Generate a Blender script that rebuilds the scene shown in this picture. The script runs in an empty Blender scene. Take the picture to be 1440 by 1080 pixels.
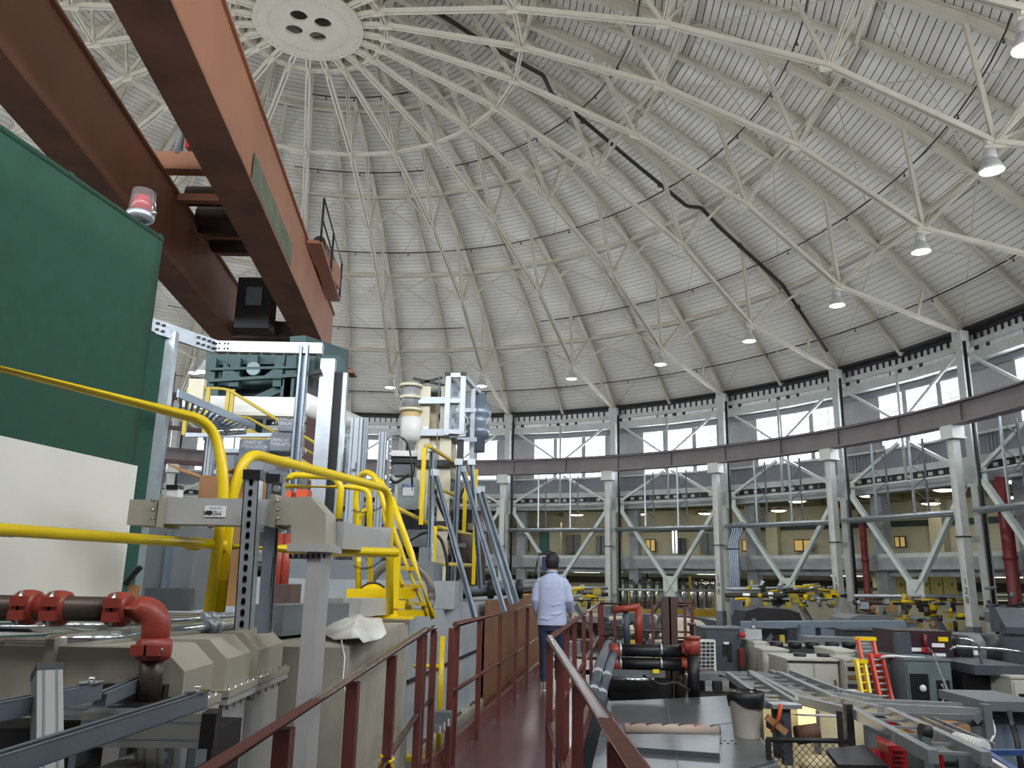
import bpy, math, random
from mathutils import Vector, Matrix
random.seed(7)
S = bpy.context.scene
COL = S.collection

# ---------------------------------------------------------------- camera
F_PX, PITCH, ROLL, ZC = 1135.27, math.radians(13.493), math.radians(1.156), 4.45
FWD = Vector((0, math.cos(PITCH), math.sin(PITCH)))
_R = Vector((1, 0, 0)); _U = _R.cross(FWD)
RGT = _R*math.cos(ROLL)+_U*math.sin(ROLL)
UPV = -_R*math.sin(ROLL)+_U*math.cos(ROLL)
CAM = Vector((0, 0, ZC))
cd = bpy.data.cameras.new('camera'); cam = bpy.data.objects.new('camera', cd); COL.objects.link(cam)
cd.sensor_fit = 'HORIZONTAL'; cd.sensor_width = 36.0; cd.lens = 36.0*F_PX/1440.0
cd.clip_start = 0.05; cd.clip_end = 300
cam.matrix_world = Matrix((( RGT.x, UPV.x, -FWD.x, CAM.x), (RGT.y, UPV.y, -FWD.y, CAM.y), (RGT.z, UPV.z, -FWD.z, CAM.z), (0, 0, 0, 1)))
S.camera = cam

# ---------------------------------------------------------------- world, exposure
S.view_settings.view_transform = 'Standard'; S.view_settings.look = 'None'
S.view_settings.gamma = 1.0; S.view_settings.use_curve_mapping = False
S.view_settings.exposure = 0.0
wd = bpy.data.worlds.new('sky'); S.world = wd; wd.use_nodes = True
wb = wd.node_tree.nodes['Background']; wb.inputs[0].default_value = (0.86, 0.93, 1.0, 1); wb.inputs[1].default_value = 2.2
S.cycles.use_denoising = True
S.cycles.max_bounces = 7; S.cycles.diffuse_bounces = 4; S.cycles.glossy_bounces = 3
S.cycles.transparent_max_bounces = 8
S.cycles.sample_clamp_indirect = 4.0

DC = Vector((-6.5456, 21.8338, 0))                 # axis of the round hall
PHI0 = math.radians(88.907); STEP = math.radians(15)
def ang(i): return PHI0-STEP*i
def ringp(i, r, z): return Vector((DC.x+r*math.cos(ang(i)), DC.y+r*math.sin(ang(i)), z))

# daylight through the clerestory windows: one soft light outside each bay of the round wall
WIN_POWER = 860
for i in range(24):
    ld = bpy.data.lights.new('window_daylight', 'AREA'); ld.shape = 'RECTANGLE'; ld.size = 4.4; ld.size_y = 2.5
    ld.energy = WIN_POWER; ld.color = (0.93, 0.97, 1.0)
    lo = bpy.data.objects.new('window_daylight', ld); COL.objects.link(lo)
    p = ringp(i+.5, 24.75, 10.95); d = Vector((DC.x-p.x, DC.y-p.y, 0)).normalized()
    lo.location = p; lo.rotation_euler = d.to_track_quat('-Z', 'Y').to_euler()

# ---------------------------------------------------------------- pixel -> place helpers (real distances are given each time)
def ray(u, v): return FWD+RGT*((u-720)/F_PX)-UPV*((v-540)/F_PX)
def P(u, v, y):
    d = ray(u, v); return CAM+d*(y/d.y)
def PZ(u, v, z):
    d = ray(u, v); return CAM+d*((z-ZC)/d.z)
def pix(p):
    q = p-CAM; z = q.dot(FWD); return 720+F_PX*q.dot(RGT)/z, 540-F_PX*q.dot(UPV)/z, z

# ---------------------------------------------------------------- materials
MATS = {}
def lin(c):
    c = c/255.0
    return c/12.92 if c <= .04045 else ((c+.055)/1.055)**2.4
def mat(name, rgb, rough=.5, metal=0.0, var=.08, scale=6.0, bump=0.0, rgb2=None, spec=None, coat=0):
    if name in MATS: return MATS[name]
    m = bpy.data.materials.new(name); m.use_nodes = True; nt = m.node_tree; N = nt.nodes; L = nt.links
    b = N['Principled BSDF']
    col = [lin(x) for x in rgb]+[1]
    b.inputs['Roughness'].default_value = rough; b.inputs['Metallic'].default_value = metal
    if spec is not None: b.inputs['Specular IOR Level'].default_value = spec
    if coat: b.inputs['Coat Weight'].default_value = coat
    if var or rgb2:
        tc = N.new('ShaderNodeTexCoord'); no = N.new('ShaderNodeTexNoise'); no.inputs['Scale'].default_value = scale
        no.inputs['Detail'].default_value = 4; L.new(tc.outputs['Object'], no.inputs['Vector'])
        rp = N.new('ShaderNodeValToRGB'); rp.color_ramp.elements[0].position = .32; rp.color_ramp.elements[1].position = .7
        c2 = [lin(x) for x in rgb2]+[1] if rgb2 else [min(1, x*(1+var)) for x in col[:3]]+[1]
        c1 = col if rgb2 else [x*(1-var) for x in col[:3]]+[1]
        rp.color_ramp.elements[0].color = c1; rp.color_ramp.elements[1].color = c2
        L.new(no.outputs['Fac'], rp.inputs[0]); L.new(rp.outputs[0], b.inputs['Base Color'])
        if bump:
            bp = N.new('ShaderNodeBump'); bp.inputs['Strength'].default_value = bump; bp.inputs['Distance'].default_value = .01
            L.new(no.outputs['Fac'], bp.inputs['Height']); L.new(bp.outputs[0], b.inputs['Normal'])
    else:
        b.inputs['Base Color'].default_value = col
    MATS[name] = m; return m
def emit(name, rgb, strength):
    if name in MATS: return MATS[name]
    m = bpy.data.materials.new(name); m.use_nodes = True; b = m.node_tree.nodes['Principled BSDF']
    b.inputs['Base Color'].default_value = [lin(x) for x in rgb]+[1]
    b.inputs['Emission Color'].default_value = [lin(x) for x in rgb]+[1]; b.inputs['Emission Strength'].default_value = strength
    MATS[name] = m; return m
def glass(name, rgb, alpha=.25, rough=.05):
    if name in MATS: return MATS[name]
    m = bpy.data.materials.new(name); m.use_nodes = True; nt = m.node_tree; N = nt.nodes; L = nt.links
    b = N['Principled BSDF']; b.inputs['Base Color'].default_value = [lin(x) for x in rgb]+[1]; b.inputs['Roughness'].default_value = rough
    t = N.new('ShaderNodeBsdfTransparent'); mx = N.new('ShaderNodeMixShader'); mx.inputs[0].default_value = alpha
    t.inputs[0].default_value = (.97, .98, 1, 1)
    L.new(t.outputs[0], mx.inputs[1]); L.new(b.outputs[0], mx.inputs[2]); L.new(mx.outputs[0], N['Material Output'].inputs[0])
    MATS[name] = m; return m

WHITE  = mat('cream_steel_paint', (196, 190, 175), .55, 0, .06, 1.5)
BOARD  = mat('white_roof_board', (228, 225, 217), .6, 0, .06, .7)
GAP    = mat('dark_roof_backing', (46, 42, 37), .9, 0, .1)
COLP   = mat('pale_grey_column_paint', (202, 206, 202), .5, 0, .08, 3)
MINT   = mat('pale_mint_brace_paint', (205, 216, 212), .5, 0, .06, 3)
GIRD   = mat('brown_grey_girder_paint', (126, 117, 118), .5, 0, .1, 1)
WALLP  = mat('grey_wall_panel', (166, 166, 168), .6, 0, .06, 2)
CORR   = mat('grey_corrugated_panel', (128, 131, 137), .5, 0, .05, 2)
CONC   = mat('pale_concrete', (172, 176, 178), .8, 0, .12, 2.5, .3)
DARKM  = mat('dark_steel', (44, 43, 44), .5, .2, .15, 5)
BLACK  = mat('black_plastic', (22, 22, 24), .45, 0, .1, 8)
FOIL   = mat('silver_insulation_foil', (226, 227, 228), .35, .35, .12, 5, .9)
YEL    = mat('yellow_rail_paint', (238, 205, 20), .32, 0, .06, 4)
YELOLD = mat('dull_yellow_paint', (196, 172, 62), .45, 0, .08, 4)
CRANE  = mat('rust_red_crane_paint', (160, 110, 84), .5, 0, .10, .8, .1)
CRANEB = mat('crane_dark_grease', (58, 40, 35), .5, 0, .3, 2)
GREENC = mat('dark_green_canvas', (32, 72, 57), .85, 0, .09, 9, .15)
GALV   = mat('galvanised_steel', (186, 194, 200), .35, .7, .1, 6)
ALU    = mat('aluminium_extrusion', (172, 180, 188), .42, .6, .05, 5)
STRUT  = mat('zinc_strut_channel', (150, 162, 174), .38, .7, .08, 8)
WGT    = mat('tan_grey_waveguide_paint', (168, 162, 146), .42, 0, .05, 6)
WGG    = mat('light_grey_waveguide_paint', (176, 176, 174), .42, 0, .05, 6)
TEALS  = mat('blue_green_steel_paint', (56, 84, 86), .5, 0, .1, 3)
BOXG   = mat('grey_enclosure_paint', (142, 150, 160), .45, 0, .05, 4)
CREAM  = mat('cream_machine_paint', (216, 208, 184), .45, 0, .06, 4)
REDP   = mat('red_coupling_paint', (152, 62, 48), .4, 0, .12, 9, .1)
RUSTP  = mat('brown_steel_pipe', (86, 74, 66), .4, .5, .25, 9)
BROWN  = mat('red_brown_walkway_paint', (104, 58, 52), .32, 0, .12, 3)
RAILS  = mat('worn_bronze_rail', (118, 84, 78), .24, .45, .05, 30)
CHROME = mat('bright_conduit', (200, 204, 206), .16, .95, .06, 5)
SHEET  = mat('dull_steel_sheet', (134, 140, 144), .33, .75, .08, 2.5)
WPLAST = mat('white_plastic', (228, 228, 224), .4, 0, .03, 5)
OFFW   = mat('off_white_panel', (222, 220, 210), .6, 0, .03, 3)
PLY    = mat('brown_plywood', (128, 88, 60), .6, 0, .14, 5)
GREYM  = mat('mid_grey_enamel', (108, 114, 118), .45, 0, .08, 4)
DGREY  = mat('dark_slate_enamel', (70, 76, 84), .45, 0, .1, 4)
ORANGE = mat('orange_fibreglass', (214, 84, 40), .4, 0, .06, 5)
RED    = mat('red_enamel', (176, 36, 40), .4, 0, .08, 5)
DKRED  = mat('maroon_pipe_paint', (112, 38, 42), .45, 0, .08, 5)
BEIGE  = mat('beige_wall_paint', (186, 184, 166), .7, 0, .05, 2)
YCAB   = mat('pale_yellow_locker', (214, 200, 128), .5, 0, .06, 3)
CARD   = mat('brown_cardboard', (166, 124, 84), .8, 0, .08, 5)
WHITEL = mat('white_label_print', (236, 236, 236), .5, 0, 0)
INK    = mat('black_ink', (30, 30, 40), .6, 0, 0)

# ---------------------------------------------------------------- mesh builder
def basis(d, up=(0, 0, 1)):
    d = Vector(d).normalized(); up = Vector(up)
    if abs(d.dot(up.normalized())) > .995: up = Vector((0, 1, 0)) if abs(d.y) < .9 else Vector((1, 0, 0))
    s = d.cross(up).normalized(); return d, s, s.cross(d).normalized()
class M:
    def __init__(s): s.v = []; s.f = []; s.mi = []; s.cur = 0; s.sm = []; s.st = []
    def mark(s): s.st.append((len(s.v), len(s.f)))
    def face(s, idx, smooth=False): s.f.append(idx); s.mi.append(s.cur); s.sm.append(smooth)
    def hexa(s, pts):
        s.mark(); n = len(s.v); s.v += [tuple(p) for p in pts]
        for q in ((0, 3, 2, 1), (4, 5, 6, 7), (0, 1, 5, 4), (1, 2, 6, 5), (2, 3, 7, 6), (3, 0, 4, 7)): s.face([n+k for k in q])
        return s
    def box(s, c, size, rz=0.0, ax=None):
        c = Vector(c); hx, hy, hz = size[0]/2, size[1]/2, size[2]/2
        if ax is None: ax = (Vector((math.cos(rz), math.sin(rz), 0)), Vector((-math.sin(rz), math.cos(rz), 0)), Vector((0, 0, 1)))
        X, Y, Z = ax
        return s.hexa([c+X*a*hx+Y*b*hy+Z*d*hz for d in (-1, 1) for a, b in ((-1, -1), (1, -1), (1, 1), (-1, 1))])
    def bb(s, x0, x1, y0, y1, z0, z1): return s.box(((x0+x1)/2, (y0+y1)/2, (z0+z1)/2), (abs(x1-x0), abs(y1-y0), abs(z1-z0)))
    def beam(s, p, q, w, h, up=(0, 0, 1), off=(0, 0)):
        p, q = Vector(p), Vector(q); d, sd, u = basis(q-p, up)
        c = (p+q)/2+sd*off[0]+u*off[1]
        return s.box(c, ((q-p).length, w, h), ax=(d, sd, u))
    def ibeam(s, p, q, w, h, up=(0, 0, 1), t=.02):
        s.beam(p, q, w, t, up, (0, h/2-t/2)); s.beam(p, q, w, t, up, (0, -h/2+t/2)); return s.beam(p, q, t, h-2*t, up)
    def channel(s, p, q, w, h, up=(0, 0, 1), t=.004, lip=.008):     # open strut channel, slot on top
        s.beam(p, q, w, t, up, (0, -h/2+t/2)); s.beam(p, q, t, h, up, (w/2-t/2, 0)); s.beam(p, q, t, h, up, (-w/2+t/2, 0))
        s.beam(p, q, lip, t, up, (w/2-lip/2, h/2-t/2)); return s.beam(p, q, lip, t, up, (-w/2+lip/2, h/2-t/2))
    def dbl(s, p, q, w, h, up=(0, 0, 1), gap=.3):                   # back to back angles: two bars with a slot between
        b = w*(1-gap)/2
        s.beam(p, q, b, h, up, (w/2-b/2, 0)); return s.beam(p, q, b, h, up, (-w/2+b/2, 0))
    def tube(s, p, q, r, n=10, r2=None, cap=True):
        s.mark(); p, q = Vector(p), Vector(q); d, a, b = basis(q-p); r2 = r if r2 is None else r2; k = len(s.v)
        for c, rr in ((p, r), (q, r2)):
            for j in range(n):
                t = 2*math.pi*j/n; s.v.append(tuple(c+(a*math.cos(t)+b*math.sin(t))*rr))
        for j in range(n): s.face([k+j, k+(j+1) % n, k+n+(j+1) % n, k+n+j], True)
        if cap: s.face([k+j for j in range(n)][::-1]); s.face([k+n+j for j in range(n)])
        return s
    def path(s, pts, r, n=8, cap=True, closed=False):
        s.mark(); pts = [Vector(p) for p in pts]; k = len(s.v); m = len(pts); up = None
        for j, p in enumerate(pts):
            if closed: d = pts[(j+1) % m]-pts[j-1]
            else: d = pts[min(j+1, m-1)]-pts[max(j-1, 0)]
            d = d.normalized()
            if up is None: _, a, b = basis(d)
            else:
                a = (up-d*up.dot(d)).normalized(); b = d.cross(a)
            up = a
            rr = r[j] if isinstance(r, (list, tuple)) else r
            for i in range(n):
                t = 2*math.pi*i/n; s.v.append(tuple(p+(a*math.cos(t)+b*math.sin(t))*rr))
        for j in range(m if closed else m-1):
            j2 = (j+1) % m
            for i in range(n): s.face([k+j*n+i, k+j*n+(i+1) % n, k+j2*n+(i+1) % n, k+j2*n+i], True)
        if cap and not closed: s.face([k+i for i in range(n)][::-1]); s.face([k+(m-1)*n+i for i in range(n)])
        return s
    def lathe(s, prof, o=(0, 0, 0), axis=(0, 0, 1), n=20, cap=True):
        s.mark(); o = Vector(o); d, a, b = basis(axis); k = len(s.v)
        for r, h in prof:
            for j in range(n):
                t = 2*math.pi*j/n; s.v.append(tuple(o+d*h+(a*math.cos(t)+b*math.sin(t))*r))
        for q in range(len(prof)-1):
            for j in range(n): s.face([k+q*n+j, k+q*n+(j+1) % n, k+(q+1)*n+(j+1) % n, k+(q+1)*n+j], True)
        if cap:
            s.face([k+j for j in range(n)][::-1]); e = k+(len(prof)-1)*n; s.face([e+j for j in range(n)])
        return s
    def prism(s, poly, o, ux, uy, depth):
        s.mark(); o, ux, uy, depth = Vector(o), Vector(ux), Vector(uy), Vector(depth); k = len(s.v); n = len(poly)
        for dd in (Vector((0, 0, 0)), depth):
            for a, b in poly: s.v.append(tuple(o+ux*a+uy*b+dd))
        s.face([k+j for j in range(n)][::-1]); s.face([k+n+j for j in range(n)])
        for j in range(n): s.face([k+j, k+(j+1) % n, k+n+(j+1) % n, k+n+j])
        return s
    def loft(s, rings, cap=True, smooth=True):
        k = len(s.v); n = len(rings[0])
        for r in rings: s.v += [tuple(p) for p in r]
        for q in range(len(rings)-1):
            for j in range(n): s.face([k+q*n+j, k+q*n+(j+1) % n, k+(q+1)*n+(j+1) % n, k+(q+1)*n+j], smooth)
        if cap: s.face([k+j for j in range(n)][::-1]); e = k+(len(rings)-1)*n; s.face([e+j for j in range(n)])
        return s
    def ball(s, c, r, n=12, sc=(1, 1, 1)):
        s.mark(); c = Vector(c); m = n//2; k = len(s.v)
        for q in range(m+1):
            t = math.pi*q/m
            for j in range(n):
                a = 2*math.pi*j/n; s.v.append((c.x+r*sc[0]*math.sin(t)*math.cos(a), c.y+r*sc[1]*math.sin(t)*math.sin(a), c.z+r*sc[2]*math.cos(t)))
        for q in range(m):
            for j in range(n): s.face([k+q*n+j, k+(q+1)*n+j, k+(q+1)*n+(j+1) % n, k+q*n+(j+1) % n], True)
        return s
    def mesh(s, name, mats):
        me = bpy.data.meshes.new(name); me.from_pydata(s.v, [], s.f); me.polygons.foreach_set('use_smooth', s.sm)
        mats = mats if isinstance(mats, (list, tuple)) else [mats]
        for q in mats: me.materials.append(q)
        if len(mats) > 1: me.polygons.foreach_set('material_index', s.mi)
        me.update(); return me
    def each(s, name, mats, parent):                                # every primitive becomes a part of its own
        ends = s.st[1:]+[(len(s.v), len(s.f))]
        for (v0, f0), (v1, f1) in zip(s.st, ends):
            q = M(); q.v = s.v[v0:v1]; q.f = [[i-v0 for i in f] for f in s.f[f0:f1]]; q.mi = s.mi[f0:f1]; q.sm = s.sm[f0:f1]; q.obj(name, mats, parent)
    def obj(s, name, mats, parent=None, label=None):
        o = bpy.data.objects.new(name, s.mesh(name, mats)); COL.objects.link(o)
        if parent is not None:
            o.parent = parent; o.location = -root_loc(parent)
        if label: o['label'] = label
        return o
def root_loc(o):
    p = Vector(o.location)
    while o.parent is not None: o = o.parent; p += Vector(o.location)
    return p
def tag(o, label, cat, group=None):
    o['label'] = label; o['category'] = cat
    if group: o['group'] = group
    return o
def T(name, label, cat, loc, group=None):
    o = bpy.data.objects.new(name, None); COL.objects.link(o); o.location = loc; o.empty_display_size = .1
    return tag(o, label, cat, group)
def ST(o): o['kind'] = 'structure'; return o
def copy_tree(o, parent=None):
    c = o.copy(); COL.objects.link(c)
    if parent is not None: c.parent = parent
    for ch in list(o.children): copy_tree(ch, c)
    return c
def bend(pts, rad, n=6):                                            # polyline with rounded corners
    pts = [Vector(p) for p in pts]; out = [pts[0]]
    for a, b, c in zip(pts, pts[1:], pts[2:]):
        d1 = (a-b); d2 = (c-b); r = min(rad, d1.length*.49, d2.length*.49); s_, e_ = b+d1.normalized()*r, b+d2.normalized()*r
        for k in range(n+1):
            t = k/n; out.append(s_*(1-t)**2+b*2*t*(1-t)+e_*t*t)
    return out+[pts[-1]]
def text(body, o, ux, uy, size, m, parent, name='lettering', label=None):
    ux, uy = Vector(ux).normalized(), Vector(uy).normalized(); uz = ux.cross(uy)
    cu = bpy.data.curves.new(name, 'FONT'); cu.body = body; cu.size = size; cu.align_x = 'CENTER'; cu.align_y = 'CENTER'; cu.materials.append(m)
    ob = bpy.data.objects.new(name, cu); COL.objects.link(ob); ob.parent = parent
    mw = Matrix(((ux.x, uy.x, uz.x, o[0]), (ux.y, uy.y, uz.y, o[1]), (ux.z, uy.z, uz.z, o[2]), (0, 0, 0, 1)))
    ob.matrix_basis = Matrix.Translation(-root_loc(parent)) @ mw
    if label: ob['label'] = label
    TEXTS.append(ob); return ob
TEXTS = []
def lerp(a, b, t): return Vector(a)*(1-t)+Vector(b)*t
# ================================================================ THE ROUND HALL
RS, ZS = 31.85, -12.96+ZC                                           # roof sphere
def roofz(r, off=0.0): return ZS+math.sqrt((RS+off)**2-r*r)
def RP(i, r, off=0.0): return ringp(i, r, roofz(r, off))
def arcbox(m, i0, i1, r0, r1, z0, z1, n=2):
    for k in range(n):
        a, b = i0+(i1-i0)*k/n, i0+(i1-i0)*(k+1)/n
        m.hexa([ringp(a, r0, z0), ringp(b, r0, z0), ringp(b, r1, z0), ringp(a, r1, z0), ringp(a, r0, z1), ringp(b, r0, z1), ringp(b, r1, z1), ringp(a, r1, z1)])
    return m
def radial(i): return Vector((math.cos(ang(i)), math.sin(ang(i)), 0))

# floor
m = M(); m.lathe([(39.5, -.3), (39.5, 0), (.01, 0)], DC, n=64)
ST(m.obj('floor', mat('grey_concrete_floor', (96, 98, 98), .6, 0, .15, .6)))

# roof: dark backing shell, boards, rafters, rings
m = M(); rr_ = [(23.55-k*(23.55-1.6)/26) for k in range(27)]
k0 = len(m.v)
for r in rr_:
    for j in range(48): m.v.append(tuple(RP(j/2, r, .262)))
for q in range(26):
    for j in range(48): m.face([q*48+j, q*48+(j+1) % 48, (q+1)*48+(j+1) % 48, (q+1)*48+j])
m.face([26*48+j for j in range(48)])
ceiling = ST(m.obj('ceiling', GAP)); ceiling['label'] = 'round dome of white boards over the hall'
BW = .22                                                            # board pitch
def board_pts(r0, r1, j):
    g = .006
    q = []
    for off in (.22, .232):
        for r, jj in ((r0, j), (r0, j+1), (r1, j+1), (r1, j)): q.append(RP(jj/2, r, off))
    return q
th0, th1 = math.asin(1.7/RS), math.asin(23.45/RS); NB = int((th1-th0)*RS/BW)
cand = []
for c in range(NB):
    ra, rb = RS*math.sin(th0+(th1-th0)*(c+.065)/NB), RS*math.sin(th0+(th1-th0)*(c+.935)/NB)
    for j in range(48):
        pts = board_pts(ra, rb, j); u0, v0, z0 = pix(pts[0]); u1, v1, z1 = pix(pts[1]); u3, v3, z3 = pix(pts[3])
        area = 0
        if min(z0, z1, z3) > .5:
            uc, vc = (u1+u3)/2, (v1+v3)/2
            if 500 < uc < 1440 and 0 < vc < 1080: area = abs((u1-u0)*(v3-v0)-(u3-u0)*(v1-v0))
        cand.append((area, c, j, ra, rb))
cand.sort(key=lambda t: -t[0]); meshes = {}
rest = M()
for n_, (area, c, j, ra, rb) in enumerate(cand):
    if n_ < 300:
        if c not in meshes:
            q = M(); rot = Matrix.Rotation(-ang(0), 4, 'Z')
            q.hexa([rot @ (p-Vector((DC.x, DC.y, 0))) for p in board_pts(ra, rb, 0)]); meshes[c] = q.mesh('roof_board', BOARD)
        o = bpy.data.objects.new('roof_board', meshes[c]); COL.objects.link(o); o.parent = ceiling
        o.location = (DC.x, DC.y, 0); o.rotation_euler = (0, 0, ang(j/2))
    else: rest.hexa(board_pts(ra, rb, j))
o = rest.obj('roof_boarding', BOARD, ceiling); o['kind'] = 'stuff'
UN = [(20.02, 'U3'), (16.02, 'U2'), (11.7, 'U1'), (7.06, 'U0'), (2.6, 'UM')]
for r, nm in UN:
    m = M()
    for j in range(48): m.ibeam(RP(j/2, r, -.02), RP(j/2+.5, r, -.02), .11, .17, (0, 0, 1), .025)
    m.obj('ring_purlin', WHITE, ceiling)
for i in range(24):
    m = M(); rs = [23.4, 21.7, 20.02, 18, 16.02, 13.9, 11.7, 9.4, 7.06]
    for a, b in zip(rs, rs[1:]): m.ibeam(RP(i+.5, a, .1), RP(i+.5, b, .1), .13, .18, (0, 0, 1), .03)
    m.obj('rafter', WHITE, ceiling)
    for (ra, _), (rb, _) in zip([(23.2, '')]+UN, UN[:4]):
        m = M(); m.tube(RP(i, ra, -.02), RP(i+1, rb, -.02), .02, 5); m.obj('tie_rod', WHITE, ceiling)
        m = M(); m.tube(RP(i+1, ra, -.05), RP(i, rb, -.05), .02, 5); m.obj('tie_rod', WHITE, ceiling)
# crown plate with four round holes
crown = bpy.data.objects.new('crown', None); COL.objects.link(crown); crown.parent = ceiling; crown.location = (DC.x, DC.y, 16.58+ZC)
m = M(); R_ = 1.68; hz = 16.50+ZC; nseg = 48; holes = [(.52*math.cos(t), .52*math.sin(t)) for t in (math.radians(70), math.radians(160), math.radians(250), math.radians(340))]
import bmesh
bm = bmesh.new()
outer = [bm.verts.new((R_*math.cos(2*math.pi*k/nseg), R_*math.sin(2*math.pi*k/nseg), 0)) for k in range(nseg)]
ed = [bm.edges.new((outer[k], outer[(k+1) % nseg])) for k in range(nseg)]
for hx, hy in holes:
    ring_ = [bm.verts.new((hx+.27*math.cos(2*math.pi*k/20), hy+.27*math.sin(2*math.pi*k/20), 0)) for k in range(20)]
    ed += [bm.edges.new((ring_[k], ring_[(k+1) % 20])) for k in range(20)]
bmesh.ops.triangle_fill(bm, use_beauty=True, edges=ed)
g = bmesh.ops.extrude_face_region(bm, geom=bm.faces[:]); bmesh.ops.translate(bm, vec=(0, 0, .1), verts=[v for v in g['geom'] if isinstance(v, bmesh.types.BMVert)])
bmesh.ops.recalc_face_normals(bm, faces=bm.faces[:])
me = bpy.data.meshes.new('crown_plate'); bm.to_mesh(me); bm.free(); me.materials.append(WHITE)
o = bpy.data.objects.new('crown_plate', me); COL.objects.link(o); o.parent = crown; o.location = (0, 0, -.08)
m = M()
for k in range(48):
    for rr in (1.22, 1.56):
        a = 2*math.pi*k/48; m.lathe([(.028, -.1), (.028, -.085)], (DC.x+rr*math.cos(a), DC.y+rr*math.sin(a), 16.58+ZC), n=6)
m.obj('rivets', WHITE, crown)
m = M(); m.lathe([(.9, .02), (.9, 1.9)], (DC.x, DC.y, 16.58+ZC), n=24, cap=False); m.lathe([(.95, 1.9), (.01, 1.92)], (DC.x, DC.y, 16.58+ZC), n=24); m.obj('crown_drum', WHITE, crown)

# trusses
LN = [(23.0, 8.77), (18.278, 9.996), (14.863, 12.591), (10.85, 14.567), (6.64, 15.856), (2.39, 16.592), (1.5, 16.60)]
def LP(i, k): return ringp(i, LN[k][0], LN[k][1]+ZC)
TL = {0: 'landing behind the tall cream machine tower', 1: 'landing on the column left of the walking man', 2: 'landing on the column right of the walking man',
      3: 'landing on the column with bundled grey conduits', 4: 'carrying the dark sprinkler main along its upper chord', 5: 'landing on the column with the broad maroon pipe',
      6: 'whose lamp hangs second from the right edge', 7: 'whose lamp hangs nearest the right edge', 8: 'crossing the top right corner',
      -1: 'dropping straight down beside the crane girder'}
ORD = ['first', 'second', 'third', 'fourth', 'fifth', 'sixth', 'seventh', 'eighth', 'ninth', 'tenth', 'eleventh', 'twelfth']
def truss(i):
    t = T('roof_truss', 'cream lattice roof truss '+TL[i] if i in TL else ('%s cream roof truss leftward from the one dropping beside the crane girder' % ORD[-i-2] if i < 0 else '%s cream roof truss past the one crossing the top right corner' % ORD[i-9]), 'roof truss', LP(i, 0), 'radial roof trusses of the dome')
    R = radial(i)
    m = M(); rs = [23.3, 21.7, 20.02, 18, 16.02, 13.9, 11.7, 9.4, 7.06, 4.8, 2.6, 1.7]
    for a, b in zip(rs, rs[1:]): m.ibeam(RP(i, a, .03), RP(i, b, .03), .19, .3, (0, 0, 1), .035)
    m.obj('upper_chord', WHITE, t)
    m = M()
    for k in range(6): m.dbl(LP(i, k), LP(i, k+1), .18 if k else .15, .12, (0, 0, 1), .25)
    m.obj('lower_chord', WHITE, t)
    mids = [21.7, 18.0, 13.9, 9.4, 4.8]
    for k in range(1, 6):
        up = RP(i, UN[k-1][0], -.1); lo = LP(i, k)
        M().dbl(lo, up, .1, .08, R, .3).obj('strut', WHITE, t)
        if k < 6: M().dbl(lo, RP(i, mids[k], -.1) if k < 5 else RP(i, 1.8, -.2), .13, .1, R, .3).obj('diagonal', WHITE, t)
        if k <= 3:
            for s in (-.5, .5): M().dbl(lo, RP(i+s, UN[k-1][0], -.12), .09, .07, (0, 0, 1), .3).obj('sway_brace', WHITE, t)
        m = M(); m.box(lo, (.42, .05, .3), ax=(R, Vector((-R.y, R.x, 0)), Vector((0, 0, 1)))); m.obj('gusset', WHITE, t)
    q = lerp(LP(i, 0), LP(i, 1), .35); M().dbl(q, RP(i, q_r(q)+.35, -.1), .1, .08, R, .3).obj('strut', WHITE, t)
    return t
def q_r(p): return math.hypot(p.x-DC.x, p.y-DC.y)
for i in range(-10, 11): truss(i)
for k in (4, 5):
    m = M()
    for j in range(24): m.dbl(LP(j, k), LP(j+1, k), .13, .1, (0, 0, 1), .3)
    m.obj('lower_tie_ring', WHITE, ceiling)

# sprinkler pipes
PIPE = mat('black_sprinkler_pipe', (50, 42, 36), .5, .2, .1, 5)
SP = [(21.9, -2.2, 1.75, 'lowest dark sprinkler pipe, left of the column behind the man'), (21.9, 1.2, 4.0, 'lowest dark sprinkler pipe, above the windows behind the man'),
      (21.9, 4.0, 8.0, 'lowest dark sprinkler pipe, above the windows at right'), (18.7, -2.3, .75, 'dark sprinkler pipe ending above the cream machine tower'),
      (18.7, 1.6, 4.0, 'dark sprinkler pipe left of the main, at lamp height'), (18.7, 4.0, 8.5, 'dark sprinkler pipe right of the main, at lamp height'),
      (14.6, -1.4, .8, 'dark sprinkler pipe beside the crane, halfway up the dome'), (14.6, .75, 4.0, 'dark sprinkler pipe left of the main, halfway up the dome'),
      (14.6, 4.0, 9.0, 'dark sprinkler pipe right of the main, halfway up the dome'), (10.2, -1.2, .9, 'dark sprinkler pipe beside the crane, high in the dome'),
      (10.2, 1.3, 4.0, 'dark sprinkler pipe left of the main, high in the dome'), (10.2, 4.0, 9.2, 'dark sprinkler pipe right of the main, high in the dome'),
      (6.2, -1, 1.4, 'short dark sprinkler pipe just below the crown plate')]
for r, a, b, lab in SP:
    t = T('sprinkler_pipe', lab, 'pipe', RP(a, r, -.25)); n = int((b-a)*4)+1; t['group'] = 'sprinkler branch pipes'
    M().path([RP(a+(b-a)*k/n, r, -.2) for k in range(n+1)], .026, 6).obj('pipe_run', PIPE, t)
    for k in range(1, int((b-a)*1.5)+1):
        p = RP(a+k/1.5-.3, r, -.2); m = M(); m.tube(p-Vector((0, 0, .02)), p-Vector((0, 0, .12)), .016, 6); m.tube(p-Vector((0, 0, .12)), p-Vector((0, 0, .15)), .04, 6); m.obj('sprinkler_head', PIPE, t)
t = T('sprinkler_main', 'thick dark sprinkler main pipe running down the dome beside a truss', 'pipe', RP(3.9, 23.2, -.3))
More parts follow.
